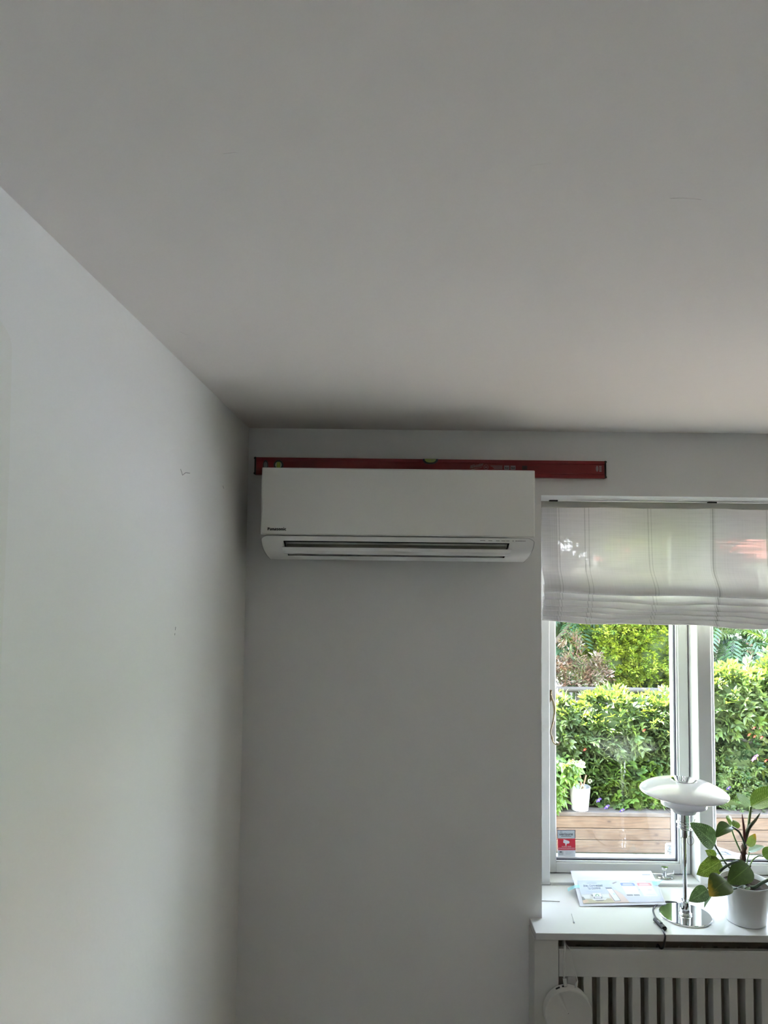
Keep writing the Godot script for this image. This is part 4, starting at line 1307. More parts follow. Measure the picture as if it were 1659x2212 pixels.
	plant_leaf(ice, Vector3(1.245, 1.024, -0.04), Vector3(1.295, 1.046, -0.03), 0.026, Vector3(0, 0.9, 0.5), 0.004, 0.25, p)
	plant_leaf(fresh, Vector3(1.284, 1.017, -0.02), Vector3(1.330, 1.040, -0.01), 0.044, Vector3(0, 0.7, 0.7), 0.006, 0.2, p)
	plant_leaf(dark, Vector3(1.300, 0.966, 0.02), Vector3(1.360, 0.985, 0.03), 0.06, Vector3(0, 0.7, 0.7), 0.008, 0.2, p)
	plant_leaf(dark, Vector3(1.205, 0.938, 0.02), Vector3(1.180, 0.930, 0.06), 0.03, Vector3(0, 0.9, 0.4), 0.004, 0.3, p)

# ---------------------------------------------------------------- garden
func leaf_tris(st: SurfaceTool, xf: Transform3D, length: float, width: float, c: Color, droop := 0.15) -> void:
	# a folded lance-shaped blade of six faces
	st.set_color(c)
	var a := xf * Vector3.ZERO
	var m1 := xf * Vector3(0, 0.0, length * 0.42)
	var m2 := xf * Vector3(0, -droop * length * 0.4, length * 0.75)
	var t := xf * Vector3(0, -droop * length, length)
	for s in [-1.0, 1.0]:
		var e1 := xf * Vector3(s * width * 0.5, width * 0.16, length * 0.36)
		var e2 := xf * Vector3(s * width * 0.34, width * 0.08 - droop * length * 0.35, length * 0.70)
		for q in [[a, m1, e1], [m1, m2, e2], [m1, e2, e1], [m2, t, e2]]:
			if s < 0:
				st.add_vertex(q[0]); st.add_vertex(q[2]); st.add_vertex(q[1])
			else:
				st.add_vertex(q[0]); st.add_vertex(q[1]); st.add_vertex(q[2])

func sprig(pairs: int, stem_len: float, leaf_len: float, leaf_w: float, spread: float, seed_value: int, stem := Color(0.5, 0.4, 0.3)) -> ArrayMesh:
	# a shoot along +z with opposite leaves
	rng.seed = seed_value
	var st := new_st()
	st.set_color(stem)
	for k in 3:
		var a := TAU * k / 3.0
		var b := TAU * (k + 1) / 3.0
		var r := 0.0022
		st.add_vertex(Vector3(r * cos(a), r * sin(a), 0)); st.add_vertex(Vector3(0, 0, stem_len)); st.add_vertex(Vector3(r * cos(b), r * sin(b), 0))
	for k in pairs:
		var z := stem_len * (k + 0.6) / pairs
		for s in [-1.0, 1.0]:
			var tone := rng.randf_range(0.65, 1.35)
			var b := Basis(Vector3.BACK, rng.randf_range(-0.7, 0.7) + (PI / 2.0 if k % 2 else 0.0) * 0.6) * Basis(Vector3.UP, s * (spread + rng.randf_range(-0.3, 0.3))) * Basis(Vector3.RIGHT, rng.randf_range(-0.35, 0.35))
			var l := leaf_len * rng.randf_range(0.75, 1.15)
			leaf_tris(st, Transform3D(b, Vector3(0, 0, z)), l, leaf_w * l / leaf_len, Color(tone, tone * rng.randf_range(0.95, 1.05), tone), rng.randf_range(0.05, 0.3))
	for k in 2:
		var b := Basis(Vector3.BACK, PI * k) * Basis(Vector3.UP, 0.3)
		leaf_tris(st, Transform3D(b, Vector3(0, 0, stem_len)), leaf_len * 0.8, leaf_w * 0.75, Color(1.25, 1.25, 1.0), 0.1)
	st.generate_normals()
	return st.commit()

func frond(leaflets: int, length: float, leaf_len: float, leaf_w: float, seed_value: int) -> ArrayMesh:
	# feathered leaf arching along +z
	rng.seed = seed_value
	var st := new_st()
	for k in leaflets:
		var u := (k + 0.5) / leaflets
		var z := length * u
		var y := -0.35 * length * u * u
		for s in [-1.0, 1.0]:
			var tone := rng.randf_range(0.8, 1.25)
			var l := leaf_len * (0.65 + 0.5 * sin(PI * clampf(u * 0.9 + 0.1, 0, 1)))
			leaf_tris(st, Transform3D(Basis(Vector3.UP, s * rng.randf_range(1.0, 1.25)) * Basis(Vector3.RIGHT, 0.25), Vector3(0, y, z)), l, leaf_w, Color(tone, tone, tone), 0.25)
	st.set_color(Color(0.6, 0.55, 0.35))
	var pts := []
	for k in 7:
		var u := k / 6.0
		pts.append(Vector3(0, -0.35 * length * u * u - 0.002, length * u))
	tube(st, pts, 0.003, 4)
	st.generate_normals()
	return st.commit()

func aim(d: Vector3, roll: float) -> Basis:
	var z := d.normalized()
	var x := Vector3.UP.cross(z)
	if x.length() < 0.05:
		x = Vector3.RIGHT
	x = x.normalized()
	return Basis(x, z.cross(x), z) * Basis(Vector3.BACK, roll)

func scatter(called: String, mesh: Mesh, m: Material, parent: Node3D, spots: Array) -> MultiMeshInstance3D:
	# spots: [Transform3D, Color]
	var mm := MultiMesh.new()
	mm.transform_format = MultiMesh.TRANSFORM_3D
	mm.use_colors = true
	mm.mesh = mesh
	mm.instance_count = spots.size()
	for k in spots.size():
		mm.set_instance_transform(k, spots[k][0])
		mm.set_instance_color(k, spots[k][1])
	var o := MultiMeshInstance3D.new()
	o.name = called
	o.multimesh = mm
	o.material_override = m
	o.set_meta("kind", "stuff")
	parent.add_child(o, true)
	return o

func leafy(called: String, gloss := 0.42, through := 0.5) -> StandardMaterial3D:
	var m := StandardMaterial3D.new()
	m.resource_name = called
	m.albedo_color = Color.WHITE
	m.vertex_color_use_as_albedo = true
	m.roughness = gloss
	m.backlight_enabled = true
	m.backlight = Color(through, through, through * 0.5)
	return m

# a shrub: lumps is an array of [centre, radii]; its shoots stand on the lumps, its dark twiggy core inside
func shrub(called: String, label: String, lumps: Array, meshes: Array, m: Material, tints: Array, density: float, size_range: Vector2, seed_value: int, outward := 0.75, core := 0.74) -> Node3D:
	var t := thing(called, label, "shrub")
	rng.seed = seed_value
	var per := []
	for k in meshes.size():
		per.append([])
	for l in lumps:
		var c: Vector3 = l[0]
		var r: Vector3 = l[1]
		var area := 2.0 * PI * (r.x * r.y + r.x * r.z + r.y * r.z) / 1.5
		for k in int(area * density):
			var d := Vector3(rng.randfn(), rng.randfn(), rng.randfn()).normalized()
			if d.z < -0.25 or d.y < -0.75:
				continue
			var depth := rng.randf_range(0.80, 1.06)
			var p := c + d * r * depth
			var dir := (d / r).normalized() * outward + Vector3(rng.randfn() * 0.45, rng.randfn() * 0.35 + 0.15, rng.randfn() * 0.3 + 0.25)
			var tint: Color = tints[rng.randi() % tints.size()]
			tint = tint * rng.randf_range(0.8, 1.2) * LEAF_TONE
			tint.a = 1.0
			per[rng.randi() % meshes.size()].append([Transform3D(aim(dir, rng.randf_range(-0.9, 0.9)).scaled(Vector3.ONE * rng.randf_range(size_range.x, size_range.y)), p), tint])
	for k in meshes.size():
		scatter("foliage", meshes[k], m, t, per[k])
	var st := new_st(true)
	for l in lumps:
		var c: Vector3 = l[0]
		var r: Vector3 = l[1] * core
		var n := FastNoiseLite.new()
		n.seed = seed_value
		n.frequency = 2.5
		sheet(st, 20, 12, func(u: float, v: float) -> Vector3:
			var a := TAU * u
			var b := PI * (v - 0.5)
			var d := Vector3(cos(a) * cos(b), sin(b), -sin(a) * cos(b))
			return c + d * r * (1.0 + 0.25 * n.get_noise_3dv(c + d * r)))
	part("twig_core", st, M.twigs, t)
	for l in lumps:
		var c: Vector3 = l[0]
		var gy := -0.535 + 0.60 * smoothstep(-5.3, -6.4, c.z) if c.z > -9.5 else -1.0
		if c.z > -5.6:
			continue
		var sm := new_st()
		tube(sm, [Vector3(c.x, gy - 0.05, c.z), Vector3(c.x + 0.03, (gy + c.y) / 2.0, c.z + 0.02), Vector3(c.x, c.y, c.z)], [0.024, 0.018, 0.010], 7)
		part("stem", sm, M.twigs, t)
	return t

func wood_texture() -> ImageTexture:
	var n := FastNoiseLite.new()
	n.seed = 41
	n.frequency = 0.012
	n.fractal_octaves = 4
	var n2 := FastNoiseLite.new()
	n2.seed = 77
	n2.frequency = 0.006
	var f := func(x: int, y: int) -> Color:
		var warp := 14.0 * n2.get_noise_2d(x * 0.6, y * 1.4)
		var ring := sin((y + warp) * 0.42 + 2.0 * n.get_noise_2d(x * 0.35, y * 3.0))
		var grain := n.get_noise_2d(x * 0.5, y * 9.0)
		var stain := n2.get_noise_2d(x * 1.7 + 300.0, y * 3.0)
		var v := 0.86 + 0.045 * ring + 0.10 * grain + 0.10 * stain
		var knot := 0.0
		for k in [[120, 40], [390, 92], [610, 30], [850, 70], [960, 20]]:
			var dx: float = (x - k[0]) / 9.0
			var dy: float = (y - k[1]) / 4.5
			knot = maxf(knot, exp(-(dx * dx + dy * dy)))
		v *= 1.0 - 0.45 * knot
		return Color(v, v * (0.965 + 0.05 * stain - 0.08 * knot), v * (0.92 + 0.10 * stain - 0.16 * knot))
	return image_tex(1024, 128, f)

func board(called: String, lo: Vector3, hi: Vector3, along: int, shift: Vector2, m: Material, parent: Node3D) -> void:
	# a chamfered plank whose grain runs along the given axis
	var st := new_st()
	var mid := (lo + hi) / 2.0
	var c := 0.003
	var across := 1 if along == 0 else 0
	var tmp := SurfaceTool.new()
	tmp.begin(Mesh.PRIMITIVE_TRIANGLES)
	tmp.set_smooth_group(-1)
	cbox(tmp, lo, hi, c)
	var arrays := tmp.commit_to_arrays()
	for v in arrays[Mesh.ARRAY_VERTEX]:
		st.set_uv(Vector2(v[along] / 2.2 + shift.x, (v[across] + v.z * (1.0 if along == 0 else 0.0) + (v.y if along == 2 else 0.0)) / 0.28 + shift.y))
		st.add_vertex(v)
	part(called, st, m, parent)

func build_terrace() -> void:
	var wt := wood_texture()
	var tones := []
	for c in [Color(0.40, 0.275, 0.165), Color(0.42, 0.295, 0.185), Color(0.38, 0.265, 0.165)]:
		var m := mat("larch_plank", c * TERRACE, 0.7)
		m.albedo_texture = wt
		tones.append(m)
	var deck_tones := []
	for c in [Color(0.41, 0.355, 0.31), Color(0.44, 0.375, 0.32), Color(0.39, 0.345, 0.31)]:
		var m := mat("weathered_deck", c * DECK_TONE, 0.75)
		m.albedo_texture = wt
		deck_tones.append(m)
	var grey := mat("weathered_cap", Color(0.33, 0.29, 0.25) * TERRACE, 0.8)
	grey.albedo_texture = wt
	rng.seed = 8
	var d := thing("terrace_deck", "pale weathered timber deck boards outside the window", "deck")
	d.set_meta("kind", "structure")
	var x := -1.0 + 0.0045
	for k in 51:
		board("deck_board", Vector3(x, DECK - 0.028, -4.985), Vector3(x + 0.1115, DECK, -0.75), 2, Vector2(rng.randf(), rng.randf()), deck_tones[k % 3], d)
		x += 0.1166
	box_part("joist_bed", Vector3(-1.0, DECK - 0.10, -4.985), Vector3(4.94, DECK - 0.03, -0.75), 0.0, M.gap, d)
	var w := thing("planter_wall", "low planter wall of pale horizontal timber planks", "planter wall")
	var ys := [[-0.883, -0.7655], [-0.7605, -0.6535], [-0.6485, -0.5365]]
	for k in 3:
		for j in 3:
			var xa := -1.4 + 2.14 * j + (0.0 if j == 0 else 0.002)
			board("plank", Vector3(xa, ys[k][0], -5.03), Vector3(-1.4 + 2.14 * (j + 1) - 0.002, ys[k][1], -5.0 - 0.0015 * k), 0, Vector2(rng.randf(), rng.randf()), tones[(k + j) % 3], w)
	for j in 3:
		board("cap_board", Vector3(-1.4 + 2.14 * j, -0.5315, -5.145), Vector3(-1.402 + 2.14 * (j + 1), -0.492, -4.992), 0, Vector2(rng.randf(), rng.randf()), grey, w)
	box_part("backing_board", Vector3(-1.4, -0.883, -5.06), Vector3(5.02, -0.54, -5.032), 0.0, M.gap, w)
	var nail := mat("nail_heads", Color(0.08, 0.07, 0.07), 0.5, 0.7)
	for k in 3:
		for nx in [1.62, 2.12, 2.62, 3.12, 3.62, 4.12]:
			for fy in [0.28, 0.74]:
				var st := new_st()
				lathe(st, [Vector2(0.0038, -0.002), Vector2(0.0038, 0.0012), Vector2(0, 0.0016)], 8, Transform3D(Basis(Vector3(1, 0, 0), Vector3(0, 0, 1), Vector3(0, -1, 0)), Vector3(nx + 0.006 * k, lerpf(ys[k][0], ys[k][1], fy), -5.0 - 0.0015 * k)))
				part("nail_head", st, nail, w)
	# planting bed and the ground around
	var st2 := new_st(true)
	var n := FastNoiseLite.new()
	n.seed = 4
	n.frequency = 1.2
	sheet(st2, 60, 24, func(u: float, v: float) -> Vector3:
		var px := lerpf(-1.4, 5.0, u)
		var pz := lerpf(-5.06, -9.5, v)
		return Vector3(px, -0.535 + 0.60 * smoothstep(-5.3, -6.4, pz) + 0.03 * n.get_noise_2d(px, pz), pz))
	var bed := single("ground_bed", st2, mat("dark_garden_soil", Color(0.05, 0.035, 0.022), 0.95), "dark soil of the planting bed behind the timber planks", "soil bed")
	bed.set_meta("kind", "structure")
	st2 = new_st()
	cbox(st2, Vector3(-40, -1.3, -60), Vector3(60, DECK - 0.11, 30))
	struct("ground_lawn", st2, mat("lawn", Color(0.10, 0.15, 0.045), 0.95), "green lawn around the house and terrace", "lawn")
	st2 = new_st()
	cbox(st2, Vector3(4.96, -1.3, -8.8), Vector3(18, DECK - 0.005, -0.45))  # out-of-view bright ground, added to bounce sunlight through the window
	struct("added_ground_paving", st2, mat("added_pale_paving", Color(0.78, 0.79, 0.80), 0.9), "added unseen pale paving reflecting sunlight into the room", "paving")
	# horizontal rail on posts between lower and upper planting
	var rl := thing("garden_rail", "weathered grey timber rail half hidden between the shrubs", "rail")
	st2 = new_st()
	tube(st2, [Vector3(0.3, 0.565, -5.87), Vector3(3.4, 0.555, -5.87), Vector3(4.9, 0.55, -5.87)], 0.032, 12)
	part("rail_pole", st2, grey, rl)
	for px in [0.6, 2.2, 3.9, 4.8]:
		box_part("post", Vector3(px, -0.4, -5.98), Vector3(px + 0.08, 0.57, -5.90), 0.004, grey, rl)

func build_shrubs() -> void:
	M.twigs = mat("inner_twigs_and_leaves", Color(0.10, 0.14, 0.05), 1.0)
	var lance := [sprig(3, 0.11, 0.095, 0.040, 0.95, 101), sprig(4, 0.14, 0.090, 0.036, 0.85, 102), sprig(3, 0.09, 0.100, 0.042, 1.05, 103)]
	var small := [sprig(5, 0.12, 0.040, 0.021, 0.9, 111), sprig(6, 0.15, 0.036, 0.018, 0.85, 112)]
	var round_l := [sprig(2, 0.07, 0.075, 0.062, 1.0, 121), sprig(3, 0.10, 0.065, 0.055, 1.0, 122)]
	var fronds := [frond(9, 0.42, 0.13, 0.032, 131), frond(11, 0.48, 0.12, 0.028, 132)]
	var thin := [sprig(6, 0.10, 0.05, 0.008, 0.7, 141)]
	var dead := [sprig(3, 0.10, 0.07, 0.020, 1.2, 151), sprig(4, 0.12, 0.06, 0.016, 1.4, 152)]
	var gl := leafy("green_leaf", 0.42, 0.85)
	var yl := leafy("yellow_green_leaf", 0.45, 0.95)
	var dl := leafy("dry_leaf", 0.8, 0.3)
	var G := [Color(0.11, 0.17, 0.055), Color(0.12, 0.185, 0.06), Color(0.145, 0.205, 0.075), Color(0.085, 0.14, 0.05), Color(0.18, 0.235, 0.10)]
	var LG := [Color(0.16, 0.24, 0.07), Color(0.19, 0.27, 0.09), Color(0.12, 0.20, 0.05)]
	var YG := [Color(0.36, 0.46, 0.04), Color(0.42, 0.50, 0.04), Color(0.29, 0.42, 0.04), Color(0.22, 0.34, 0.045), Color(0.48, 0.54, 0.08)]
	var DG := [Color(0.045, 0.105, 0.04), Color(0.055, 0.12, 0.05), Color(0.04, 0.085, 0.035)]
	# lower hedge: neighbouring shrubs along the planter
	shrub("hedge_shrub", "leafy green hedge shrub above the potted hydrangea", [[Vector3(1.72, 0.04, -5.50), Vector3(0.42, 0.44, 0.27)], [Vector3(1.25, -0.05, -5.48), Vector3(0.42, 0.48, 0.27)]], lance, gl, G, 402, Vector2(0.8, 1.15), 1)
	shrub("hedge_shrub", "pale green arching hedge shrub in front of the timber rail", [[Vector3(2.42, 0.18, -5.52), Vector3(0.36, 0.36, 0.28)], [Vector3(2.36, -0.14, -5.50), Vector3(0.34, 0.38, 0.25)]], lance, gl, LG + G, 455, Vector2(0.8, 1.2), 2)
	shrub("hedge_shrub", "green hedge shrub dotted with red flowers beside the mullion", [[Vector3(3.06, 0.12, -5.52), Vector3(0.36, 0.39, 0.28)], [Vector3(3.04, -0.16, -5.50), Vector3(0.40, 0.40, 0.25)]], lance, gl, G, 455, Vector2(0.8, 1.15), 3)
	shrub("hedge_shrub", "bright hedge shrub with long shoots behind the house plant", [[Vector3(3.74, 0.50, -5.52), Vector3(0.40, 0.30, 0.28)], [Vector3(4.42, 0.56, -5.54), Vector3(0.42, 0.36, 0.28)]], lance, gl, LG + G, 455, Vector2(0.85, 1.25), 4)
	shrub("hedge_shrub", "dark green hedge shrub around the pink flower", [[Vector3(3.76, -0.14, -5.48), Vector3(0.40, 0.36, 0.25)], [Vector3(4.45, -0.12, -5.48), Vector3(0.42, 0.36, 0.25)]], lance + round_l, gl, G + DG, 455, Vector2(0.7, 1.0), 5)
	shrub("hedge_shrub", "green hedge shrub beyond the window jamb", [[Vector3(0.45, 0.0, -5.48), Vector3(0.5, 0.58, 0.27)]], lance, gl, G, 195, Vector2(0.8, 1.2), 7)
	# low plants along the cap board
	shrub("round_leaf_plant", "low plant with round fresh green leaves under the hedge", [[Vector3(2.52, -0.28, -5.27), Vector3(0.30, 0.24, 0.10)], [Vector3(2.9, -0.34, -5.27), Vector3(0.3, 0.18, 0.10)]], round_l, gl, [Color(0.12, 0.21, 0.04), Color(0.15, 0.24, 0.04), Color(0.09, 0.17, 0.04)], 300, Vector2(0.85, 1.3), 8, 0.75, 0.4)
	shrub("feathery_plant", "low feathery pale green tuft on the planter edge", [[Vector3(2.66, -0.44, -5.22), Vector3(0.15, 0.14, 0.09)]], thin, gl, [Color(0.17, 0.26, 0.06), Color(0.22, 0.30, 0.08)], 900, Vector2(0.7, 1.1), 9)
	shrub("trailing_plant", "dark trailing plant with purple flowers on the planter edge", [[Vector3(2.36, -0.49, -5.22), Vector3(0.20, 0.07, 0.09)], [Vector3(3.05, -0.47, -5.24), Vector3(0.28, 0.10, 0.09)]], [small[0], round_l[0]], gl, DG + G, 420, Vector2(0.6, 0.9), 10)
	shrub("trailing_plant", "dark ground ivy along the planter behind the house plant", [[Vector3(3.75, -0.45, -5.24), Vector3(0.5, 0.13, 0.10)]], [small[0], round_l[0]], gl, DG + G, 330, Vector2(0.7, 1.0), 12)
	shrub("feathery_plant", "taller feathery shoots behind the opal lamp shade", [[Vector3(3.55, -0.25, -5.25), Vector3(0.22, 0.22, 0.09)]], thin + small, gl, [Color(0.12, 0.20, 0.06), Color(0.17, 0.25, 0.08)], 380, Vector2(0.8, 1.2), 13, 0.75, 0.4)
	# upper planting behind the rail
	shrub("yellow_shrub", "yellow-green small-leaved shrub in the sun behind the rail", [[Vector3(2.82, 1.28, -6.60), Vector3(0.48, 0.55, 0.38)], [Vector3(3.20, 0.95, -6.55), Vector3(0.45, 0.50, 0.36)], [Vector3(2.72, 0.85, -6.52), Vector3(0.34, 0.34, 0.28)], [Vector3(3.2, 1.7, -6.5), Vector3(0.5, 0.6, 0.4)]], small, yl, YG, 620, Vector2(0.8, 1.25), 21)
	shrub("dry_shrub", "withered brown shrub with curled dead leaves above the rail", [[Vector3(2.12, 0.69, -6.12), Vector3(0.32, 0.11, 0.18)], [Vector3(2.43, 0.76, -6.12), Vector3(0.15, 0.09, 0.10)], [Vector3(2.20, 0.98, -6.2), Vector3(0.05, 0.16, 0.06)]], dead, dl, [Color(0.17, 0.085, 0.045), Color(0.23, 0.155, 0.095), Color(0.28, 0.215, 0.15), Color(0.19, 0.09, 0.045), Color(0.12, 0.14, 0.04)], 760, Vector2(0.7, 1.1), 22, 0.75, 0.3)
	var su := thing("sumac_tree", "dark sumac with long feathered leaves behind the withered shrub", "tree")
	rng.seed = 31
	var spots := []
	for k in 46:
		var p := Vector3(rng.randf_range(1.7, 2.6), rng.randf_range(0.9, 1.8), rng.randf_range(-6.75, -6.45))
		spots.append([Transform3D(aim(Vector3(rng.randf_range(-1, 1), rng.randf_range(-0.5, 0.5), rng.randf_range(0.2, 0.9)), rng.randf_range(-0.5, 0.5)), p), DG[k % 3] * rng.randf_range(0.9, 1.7) * LEAF_TONE])
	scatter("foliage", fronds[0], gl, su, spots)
	var st := new_st()
	tube(st, [Vector3(1.95, -0.1, -6.8), Vector3(2.0, 0.8, -6.75), Vector3(2.3, 1.30, -6.45), Vector3(2.22, 1.65, -6.45), Vector3(2.15, 2.2, -6.6)], [0.04, 0.035, 0.025, 0.02, 0.014], 8)
	part("trunk", st, mat("sumac_bark", Color(0.12, 0.09, 0.07), 0.9), su)
	var sv := thing("sumac_tree", "sumac with arching feathered leaves next to the wooden fence", "tree")
	spots = []
	for k in 54:
		var p := Vector3(rng.randf_range(3.7, 4.75), rng.randf_range(0.6, 1.45), rng.randf_range(-6.75, -6.35))
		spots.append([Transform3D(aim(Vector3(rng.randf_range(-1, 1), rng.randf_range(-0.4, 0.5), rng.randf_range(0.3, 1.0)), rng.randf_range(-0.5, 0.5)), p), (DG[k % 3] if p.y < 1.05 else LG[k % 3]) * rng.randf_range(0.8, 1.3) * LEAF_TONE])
	for q in [[4.02, 1.12, -6.02, -0.35, -0.75, 0.5, 0], [4.12, 1.0, -6.0, 0.1, -0.9, 0.5, 1], [4.20, 1.18, -6.04, 0.5, -0.7, 0.5, 0], [3.92, 0.95, -6.02, -0.2, -0.9, 0.4, 1], [4.30, 1.02, -6.05, 0.35, -0.85, 0.4, 0], [4.06, 0.86, -6.0, 0.05, -0.95, 0.45, 1], [4.4, 1.2, -6.1, 0.7, -0.4, 0.5, 0], [3.85, 1.25, -6.1, -0.6, -0.5, 0.5, 1]]:
		spots.append([Transform3D(aim(Vector3(q[3], q[4], q[5]), 0.1), Vector3(q[0], q[1], q[2])), DG[q[6]] * 1.25 * LEAF_TONE])
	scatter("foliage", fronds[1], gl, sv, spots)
	st = new_st()
	tube(st, [Vector3(4.1, -0.1, -6.9), Vector3(4.15, 0.8, -6.85), Vector3(4.3, 1.5, -6.8), Vector3(4.35, 1.9, -6.8)], [0.04, 0.035, 0.025, 0.015], 8)
	part("trunk", st, mat("sumac_bark", Color(0.12, 0.09, 0.07), 0.9), sv)
	shrub("backdrop_shrub", "dense dark shrub mass rising behind the sumac", [[Vector3(2.0, 1.1, -7.3), Vector3(0.7, 0.95, 0.4)], [Vector3(1.2, 0.9, -7.3), Vector3(0.7, 1.0, 0.4)]], lance, gl, DG, 117, Vector2(1.0, 1.5), 33)
	shrub("backdrop_shrub", "dense dark shrub behind the yellow-green one", [[Vector3(3.3, 0.9, -7.3), Vector3(0.8, 0.9, 0.4)], [Vector3(4.35, 0.55, -7.4), Vector3(0.75, 0.75, 0.4)]], lance, gl, DG, 117, Vector2(1.0, 1.5), 34)

func build_trees() -> void:
	var gl := leafy("tree_leaf", 0.5, 0.5)
	M.twigs = mat("inner_tree_leaves", Color(0.09, 0.13, 0.045), 0.9)
	var tw := sprig(4, 0.28, 0.20, 0.09, 0.9, 181)
	var bark := mat("tree_bark", Color(0.11, 0.085, 0.065), 0.9)
	for d in [["tall broad-leaved garden tree behind the sumac", Vector3(2.0, 5.4, -9.9), 51], ["tall garden tree behind the yellow-green shrub", Vector3(4.6, 5.8, -10.3), 52], ["tall garden tree beyond the planter's far end", Vector3(-0.8, 5.5, -9.8), 53]]:
		var c: Vector3 = d[1]
		var t := shrub("garden_tree", d[0], [[c, Vector3(1.5, 3.0, 1.1)], [c + Vector3(0.4, -2.2, 0.3), Vector3(1.2, 1.2, 0.8)], [c + Vector3(-0.7, 0.6, 0.3), Vector3(1.1, 1.8, 0.9)]], [tw], gl, [Color(0.08, 0.14, 0.04), Color(0.10, 0.17, 0.04), Color(0.13, 0.19, 0.05)], 30, Vector2(1.0, 1.5), d[2], 0.75, 0.72)
		var st := new_st()
		tube(st, [Vector3(c.x, -1.1, c.z), Vector3(c.x + 0.05, 1.5, c.z), Vector3(c.x, c.y, c.z)], [0.16, 0.13, 0.07], 10)
		part("trunk", st, bark, t)

func flower(called: String, label: String, at: Vector3, r: float, petals: int, m: Material, eye: Material, group: String, cup := 0.25) -> void:
	var t := thing(called, label, "flower", at + Vector3(-0.03, 0.02, 0.08), group)
	t.rotation = Vector3(0.55, 0.1 * petals, 0.0)
	var st := new_st()
	for k in petals:
		var b := Basis(Vector3.BACK, TAU * k / petals) * Basis(Vector3.RIGHT, -PI / 2.0 + cup)
		leaf_tris(st, Transform3D(b, Vector3(0, 0, 0)), r, r * 0.95, Color.WHITE, -0.1)
	part("petals_ring", st, m, t)
	st = new_st()
	lathe(st, [Vector2(0, -0.004), Vector2(r * 0.2, 0.0), Vector2(r * 0.16, 0.006), Vector2(0, 0.009)], 10, Transform3D(Basis(Vector3(1, 0, 0), Vector3(0, 0, 1), Vector3(0, -1, 0)), Vector3.ZERO))
	part("eye", st, eye, t)
	st = new_st()
	var back := t.transform.basis.inverse() * Vector3(0.01, -0.06, -0.20)
	tube(st, [Vector3(0, 0, -0.001), back * 0.5 + Vector3(0, 0.008, 0), back], 0.0016, 5)
	part("flower_stalk", st, M.stalk, t)

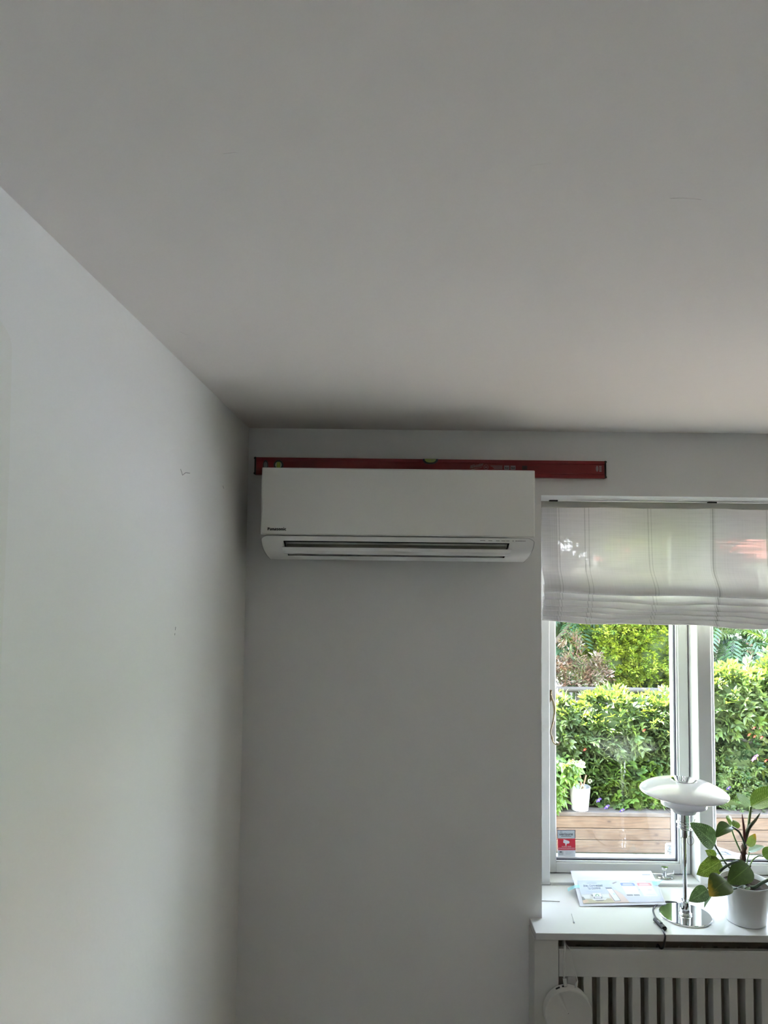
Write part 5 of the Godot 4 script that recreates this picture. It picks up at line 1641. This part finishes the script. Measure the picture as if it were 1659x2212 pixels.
func build_flowers() -> void:
	M.stalk = mat("green_stalk", Color(0.06, 0.10, 0.03), 0.6)
	var red := mat("red_petal", Color(0.30, 0.010, 0.008), 0.5)
	var purple := mat("violet_petal", Color(0.075, 0.045, 0.32), 0.5)
	var pink := mat("pink_petal", Color(0.36, 0.11, 0.35), 0.5)
	var yellow := mat("yellow_eye", Color(0.55, 0.40, 0.05), 0.6)
	for p in [Vector3(2.706, 0.262, -5.24), Vector3(3.90, 0.305, -5.24), Vector3(3.83, 0.30, -5.24), Vector3(3.79, 0.227, -5.26), Vector3(3.845, 0.21, -5.26), Vector3(3.915, 0.20, -5.26), Vector3(3.02, 0.12, -5.27), Vector3(2.10, 0.062, -5.24), Vector3(2.64, 0.11, -5.27), Vector3(3.95, -0.03, -5.25)]:
		var where := "small red flower among the long shoots around the pink mallow"
		if p.x < 2.3:
			where = "single small red flower above the potted hydrangea"
		elif p.x < 3.4:
			where = "small red flower on the hedge shrub beside the mullion"
		flower("red_flower", where, p, 0.024, 5, red, yellow, "red flowers on the hedge", 0.6)
	for p in [Vector3(2.29, -0.470, -5.12), Vector3(2.432, -0.500, -5.10), Vector3(2.215, -0.412, -5.14)]:
		flower("violet_flower", "violet five-petalled flower on the trailing plant", p, 0.036, 5, purple, yellow, "violet flowers on the planter edge")
	flower("violet_flower", "violet flower among the feathery shoots behind the lamp shade", Vector3(3.555, -0.305, -5.22), 0.034, 5, purple, yellow, "")
	flower("pink_flower", "large pink mallow flower on the dark green shrub", Vector3(3.825, 0.003, -5.22), 0.055, 6, pink, yellow, "")
	# potted hydrangea on the planter edge
	var pot := thing("patio_pot", "tall tapering white pot standing on the timber planter edge", "pot", Vector3(2.0, -0.492, -5.075))
	var st := new_st()
	lathe(st, [Vector2(0, 0.0005), Vector2(0.078, 0.0005), Vector2(0.082, 0.004), Vector2(0.1035, 0.222), Vector2(0.1035, 0.228), Vector2(0.098, 0.228), Vector2(0.093, 0.18), Vector2(0.0, 0.18)], 40)
	part("pot_wall", st, M.outdoor_pot, pot)
	var h := thing("potted_hydrangea", "pale cream hydrangea growing in the tall white pot", "hydrangea")
	st = new_st()
	tube(st, smooth_path([Vector3(2.0, -0.311, -5.08), Vector3(2.01, -0.24, -5.07), Vector3(1.99, -0.12, -5.08), Vector3(1.93, 0.0, -5.08)], 4), 0.010, 8)
	part("stem", st, mat("hydrangea_stem", Color(0.30, 0.17, 0.10), 0.8), h)
	st = new_st()
	tube(st, smooth_path([Vector3(2.015, -0.311, -5.08), Vector3(2.03, -0.26, -5.06), Vector3(2.06, -0.15, -5.06)], 4), 0.007, 8)
	part("stem", st, mat("hydrangea_stem", Color(0.30, 0.17, 0.10), 0.8), h)
	var gl := leafy("hydrangea_leaf", 0.42, 0.85)
	rng.seed = 61
	var sp := []
	var lf := [sprig(2, 0.08, 0.11, 0.05, 0.95, 161)]
	for k in 64:
		var p := Vector3(rng.randf_range(1.66, 1.95), rng.randf_range(-0.42, 0.05), rng.randf_range(-5.16, -5.0))
		if p.y < -0.16 and p.x > 1.84:
			p.x -= 0.14
		sp.append([Transform3D(aim(Vector3(rng.randf_range(-0.6, 0.6), rng.randf_range(-0.9, 0.2), rng.randf_range(0.3, 1.0)), rng.randf_range(-0.8, 0.8)), p), Color(0.13, 0.22, 0.045) * rng.randf_range(0.8, 1.6) * LEAF_TONE])
	scatter("foliage", lf[0], gl, h, sp)
	var cream := mat("cream_petal", Color(0.36, 0.36, 0.22), 0.6)
	for p in [[Vector3(1.985, -0.035, -5.0), 0.052], [Vector3(2.005, -0.255, -4.985), 0.030], [Vector3(2.09, -0.20, -5.03), 0.022], [Vector3(1.80, -0.27, -4.97), 0.03]]:
		st = new_st()
		rng.seed = 71
		for k in 46:
			var d := Vector3(rng.randfn(), rng.randfn(), rng.randfn()).normalized()
			leaf_tris(st, Transform3D(aim(d, rng.randf() * TAU), p[0] + d * p[1] * 0.55), p[1] * 0.55, p[1] * 0.5, Color.WHITE, 0.1)
		part("flower_head", st, cream, h, "cream flower head")

func build_far_things() -> void:
	# woven chair back on the deck
	var ch := thing("rattan_chair", "grey woven garden chair standing on the timber deck", "chair", Vector3(2.62, DECK, -3.55))
	ch.rotation.y = -0.5
	var grey := mat("grey_rattan", Color(0.075, 0.09, 0.105), 0.6)
	var pale := mat("pale_rattan_edge", Color(0.10, 0.11, 0.125), 0.6)
	for k in 15:
		var st := new_st()
		var pts := []
		for j in 25:
			var u := j / 24.0
			pts.append(Vector3(-0.30 + 0.60 * u, 0.22 + 0.0245 * k + 0.006 * sin(u * 38.0 + PI * (k % 2)), -0.05 * cos((u - 0.5) * 2.6) + 0.005 * sin(u * 38.0 + PI * (k % 2))))
		tube(st, pts, 0.0125, 6)
		part("woven_strand", st, grey, ch)
	var st := new_st()
	tube(st, smooth_path([Vector3(-0.31, 0.0, 0.02), Vector3(-0.315, 0.3, 0.0), Vector3(-0.312, 0.54, 0.0), Vector3(-0.308, 0.565, 0.0), Vector3(-0.28, 0.572, -0.01), Vector3(0, 0.60, -0.05), Vector3(0.28, 0.572, -0.01), Vector3(0.308, 0.565, 0.0), Vector3(0.312, 0.54, 0.0), Vector3(0.315, 0.3, 0.0), Vector3(0.31, 0.0, 0.02)], 5), 0.010, 8)
	part("back_frame", st, pale, ch)
	box_part("seat", Vector3(-0.30, 0.36, -0.55), Vector3(0.30, 0.42, 0.0), 0.02, grey, ch)
	for lx in [-0.28, 0.24]:
		box_part("leg", Vector3(lx, 0.0, -0.53), Vector3(lx + 0.04, 0.37, -0.49), 0.004, pale, ch)
	# board fence
	var fe := thing("board_fence", "brown upright board fence at the end of the garden", "fence")
	var brown := mat("brown_fence_stain", Color(0.20, 0.10, 0.06), 0.8)
	for k in 30:
		var x := 4.9 + k * 0.145
		box_part("fence_board", Vector3(x, -0.4, -9.02), Vector3(x + 0.135, 0.76 + 0.01 * (k % 2), -9.0), 0.003, brown, fe)
	for y in [0.0, 0.62]:
		box_part("fence_rail", Vector3(4.9, y, -9.06), Vector3(9.3, y + 0.08, -9.02), 0.003, brown, fe)
	for k in 3:
		box_part("fence_post", Vector3(5.72 + 1.8 * k, -0.4, -9.0), Vector3(5.82 + 1.8 * k, 0.83, -8.92), 0.006, brown, fe)
	# conifer behind the fence
	build_trees()
	M.twigs = mat("inner_conifer_needles", Color(0.07, 0.09, 0.035), 0.9)
	var nd := sprig(7, 0.16, 0.06, 0.010, 0.5, 171)
	var cf := shrub("conifer", "dark olive conifer standing behind the board fence", [[Vector3(6.0, 1.1, -11.5), Vector3(0.9, 1.0, 0.7)], [Vector3(5.9, 2.0, -11.5), Vector3(0.6, 0.9, 0.5)]], [nd], leafy("conifer_needle", 0.6, 0.3), [Color(0.06, 0.08, 0.03), Color(0.09, 0.10, 0.04)], 120, Vector2(1.1, 1.7), 41)
	var cst := new_st()
	tube(cst, [Vector3(6.0, -1.1, -11.5), Vector3(6.0, 0.6, -11.5), Vector3(5.95, 2.0, -11.5)], [0.13, 0.11, 0.06], 10)
	part("trunk", cst, mat("conifer_bark", Color(0.10, 0.07, 0.05), 0.9), cf)
	# neighbour's house
	var hs := thing("neighbour_house", "white neighbouring house with red tiled roof beyond the fence", "house")
	var wallm := mat("white_render", Color(0.62, 0.62, 0.60), 0.9)
	var roofm := mat("red_roof_tile", Color(0.34, 0.09, 0.055), 0.8)
	box_part("house_wall", Vector3(9.2, -1.2, -28), Vector3(20, 2.1, -20.5), 0.0, wallm, hs)
	st = new_st()
	prism(st, PackedVector2Array([Vector2(-28.5, 2.0), Vector2(-20.0, 2.0), Vector2(-20.0, 2.12), Vector2(-24.2, 4.6), Vector2(-28.5, 2.12)]), 8.8, 20.4, Transform3D(Basis(Vector3(0, 0, 1), Vector3(0, 1, 0), Vector3(1, 0, 0)), Vector3.ZERO))
	part("house_roof", st, roofm, hs)
	for x in [10.6, 13.0]:
		box_part("house_window", Vector3(x, 0.4, -20.52), Vector3(x + 1.0, 1.5, -20.46), 0.0, M.gasket, hs)
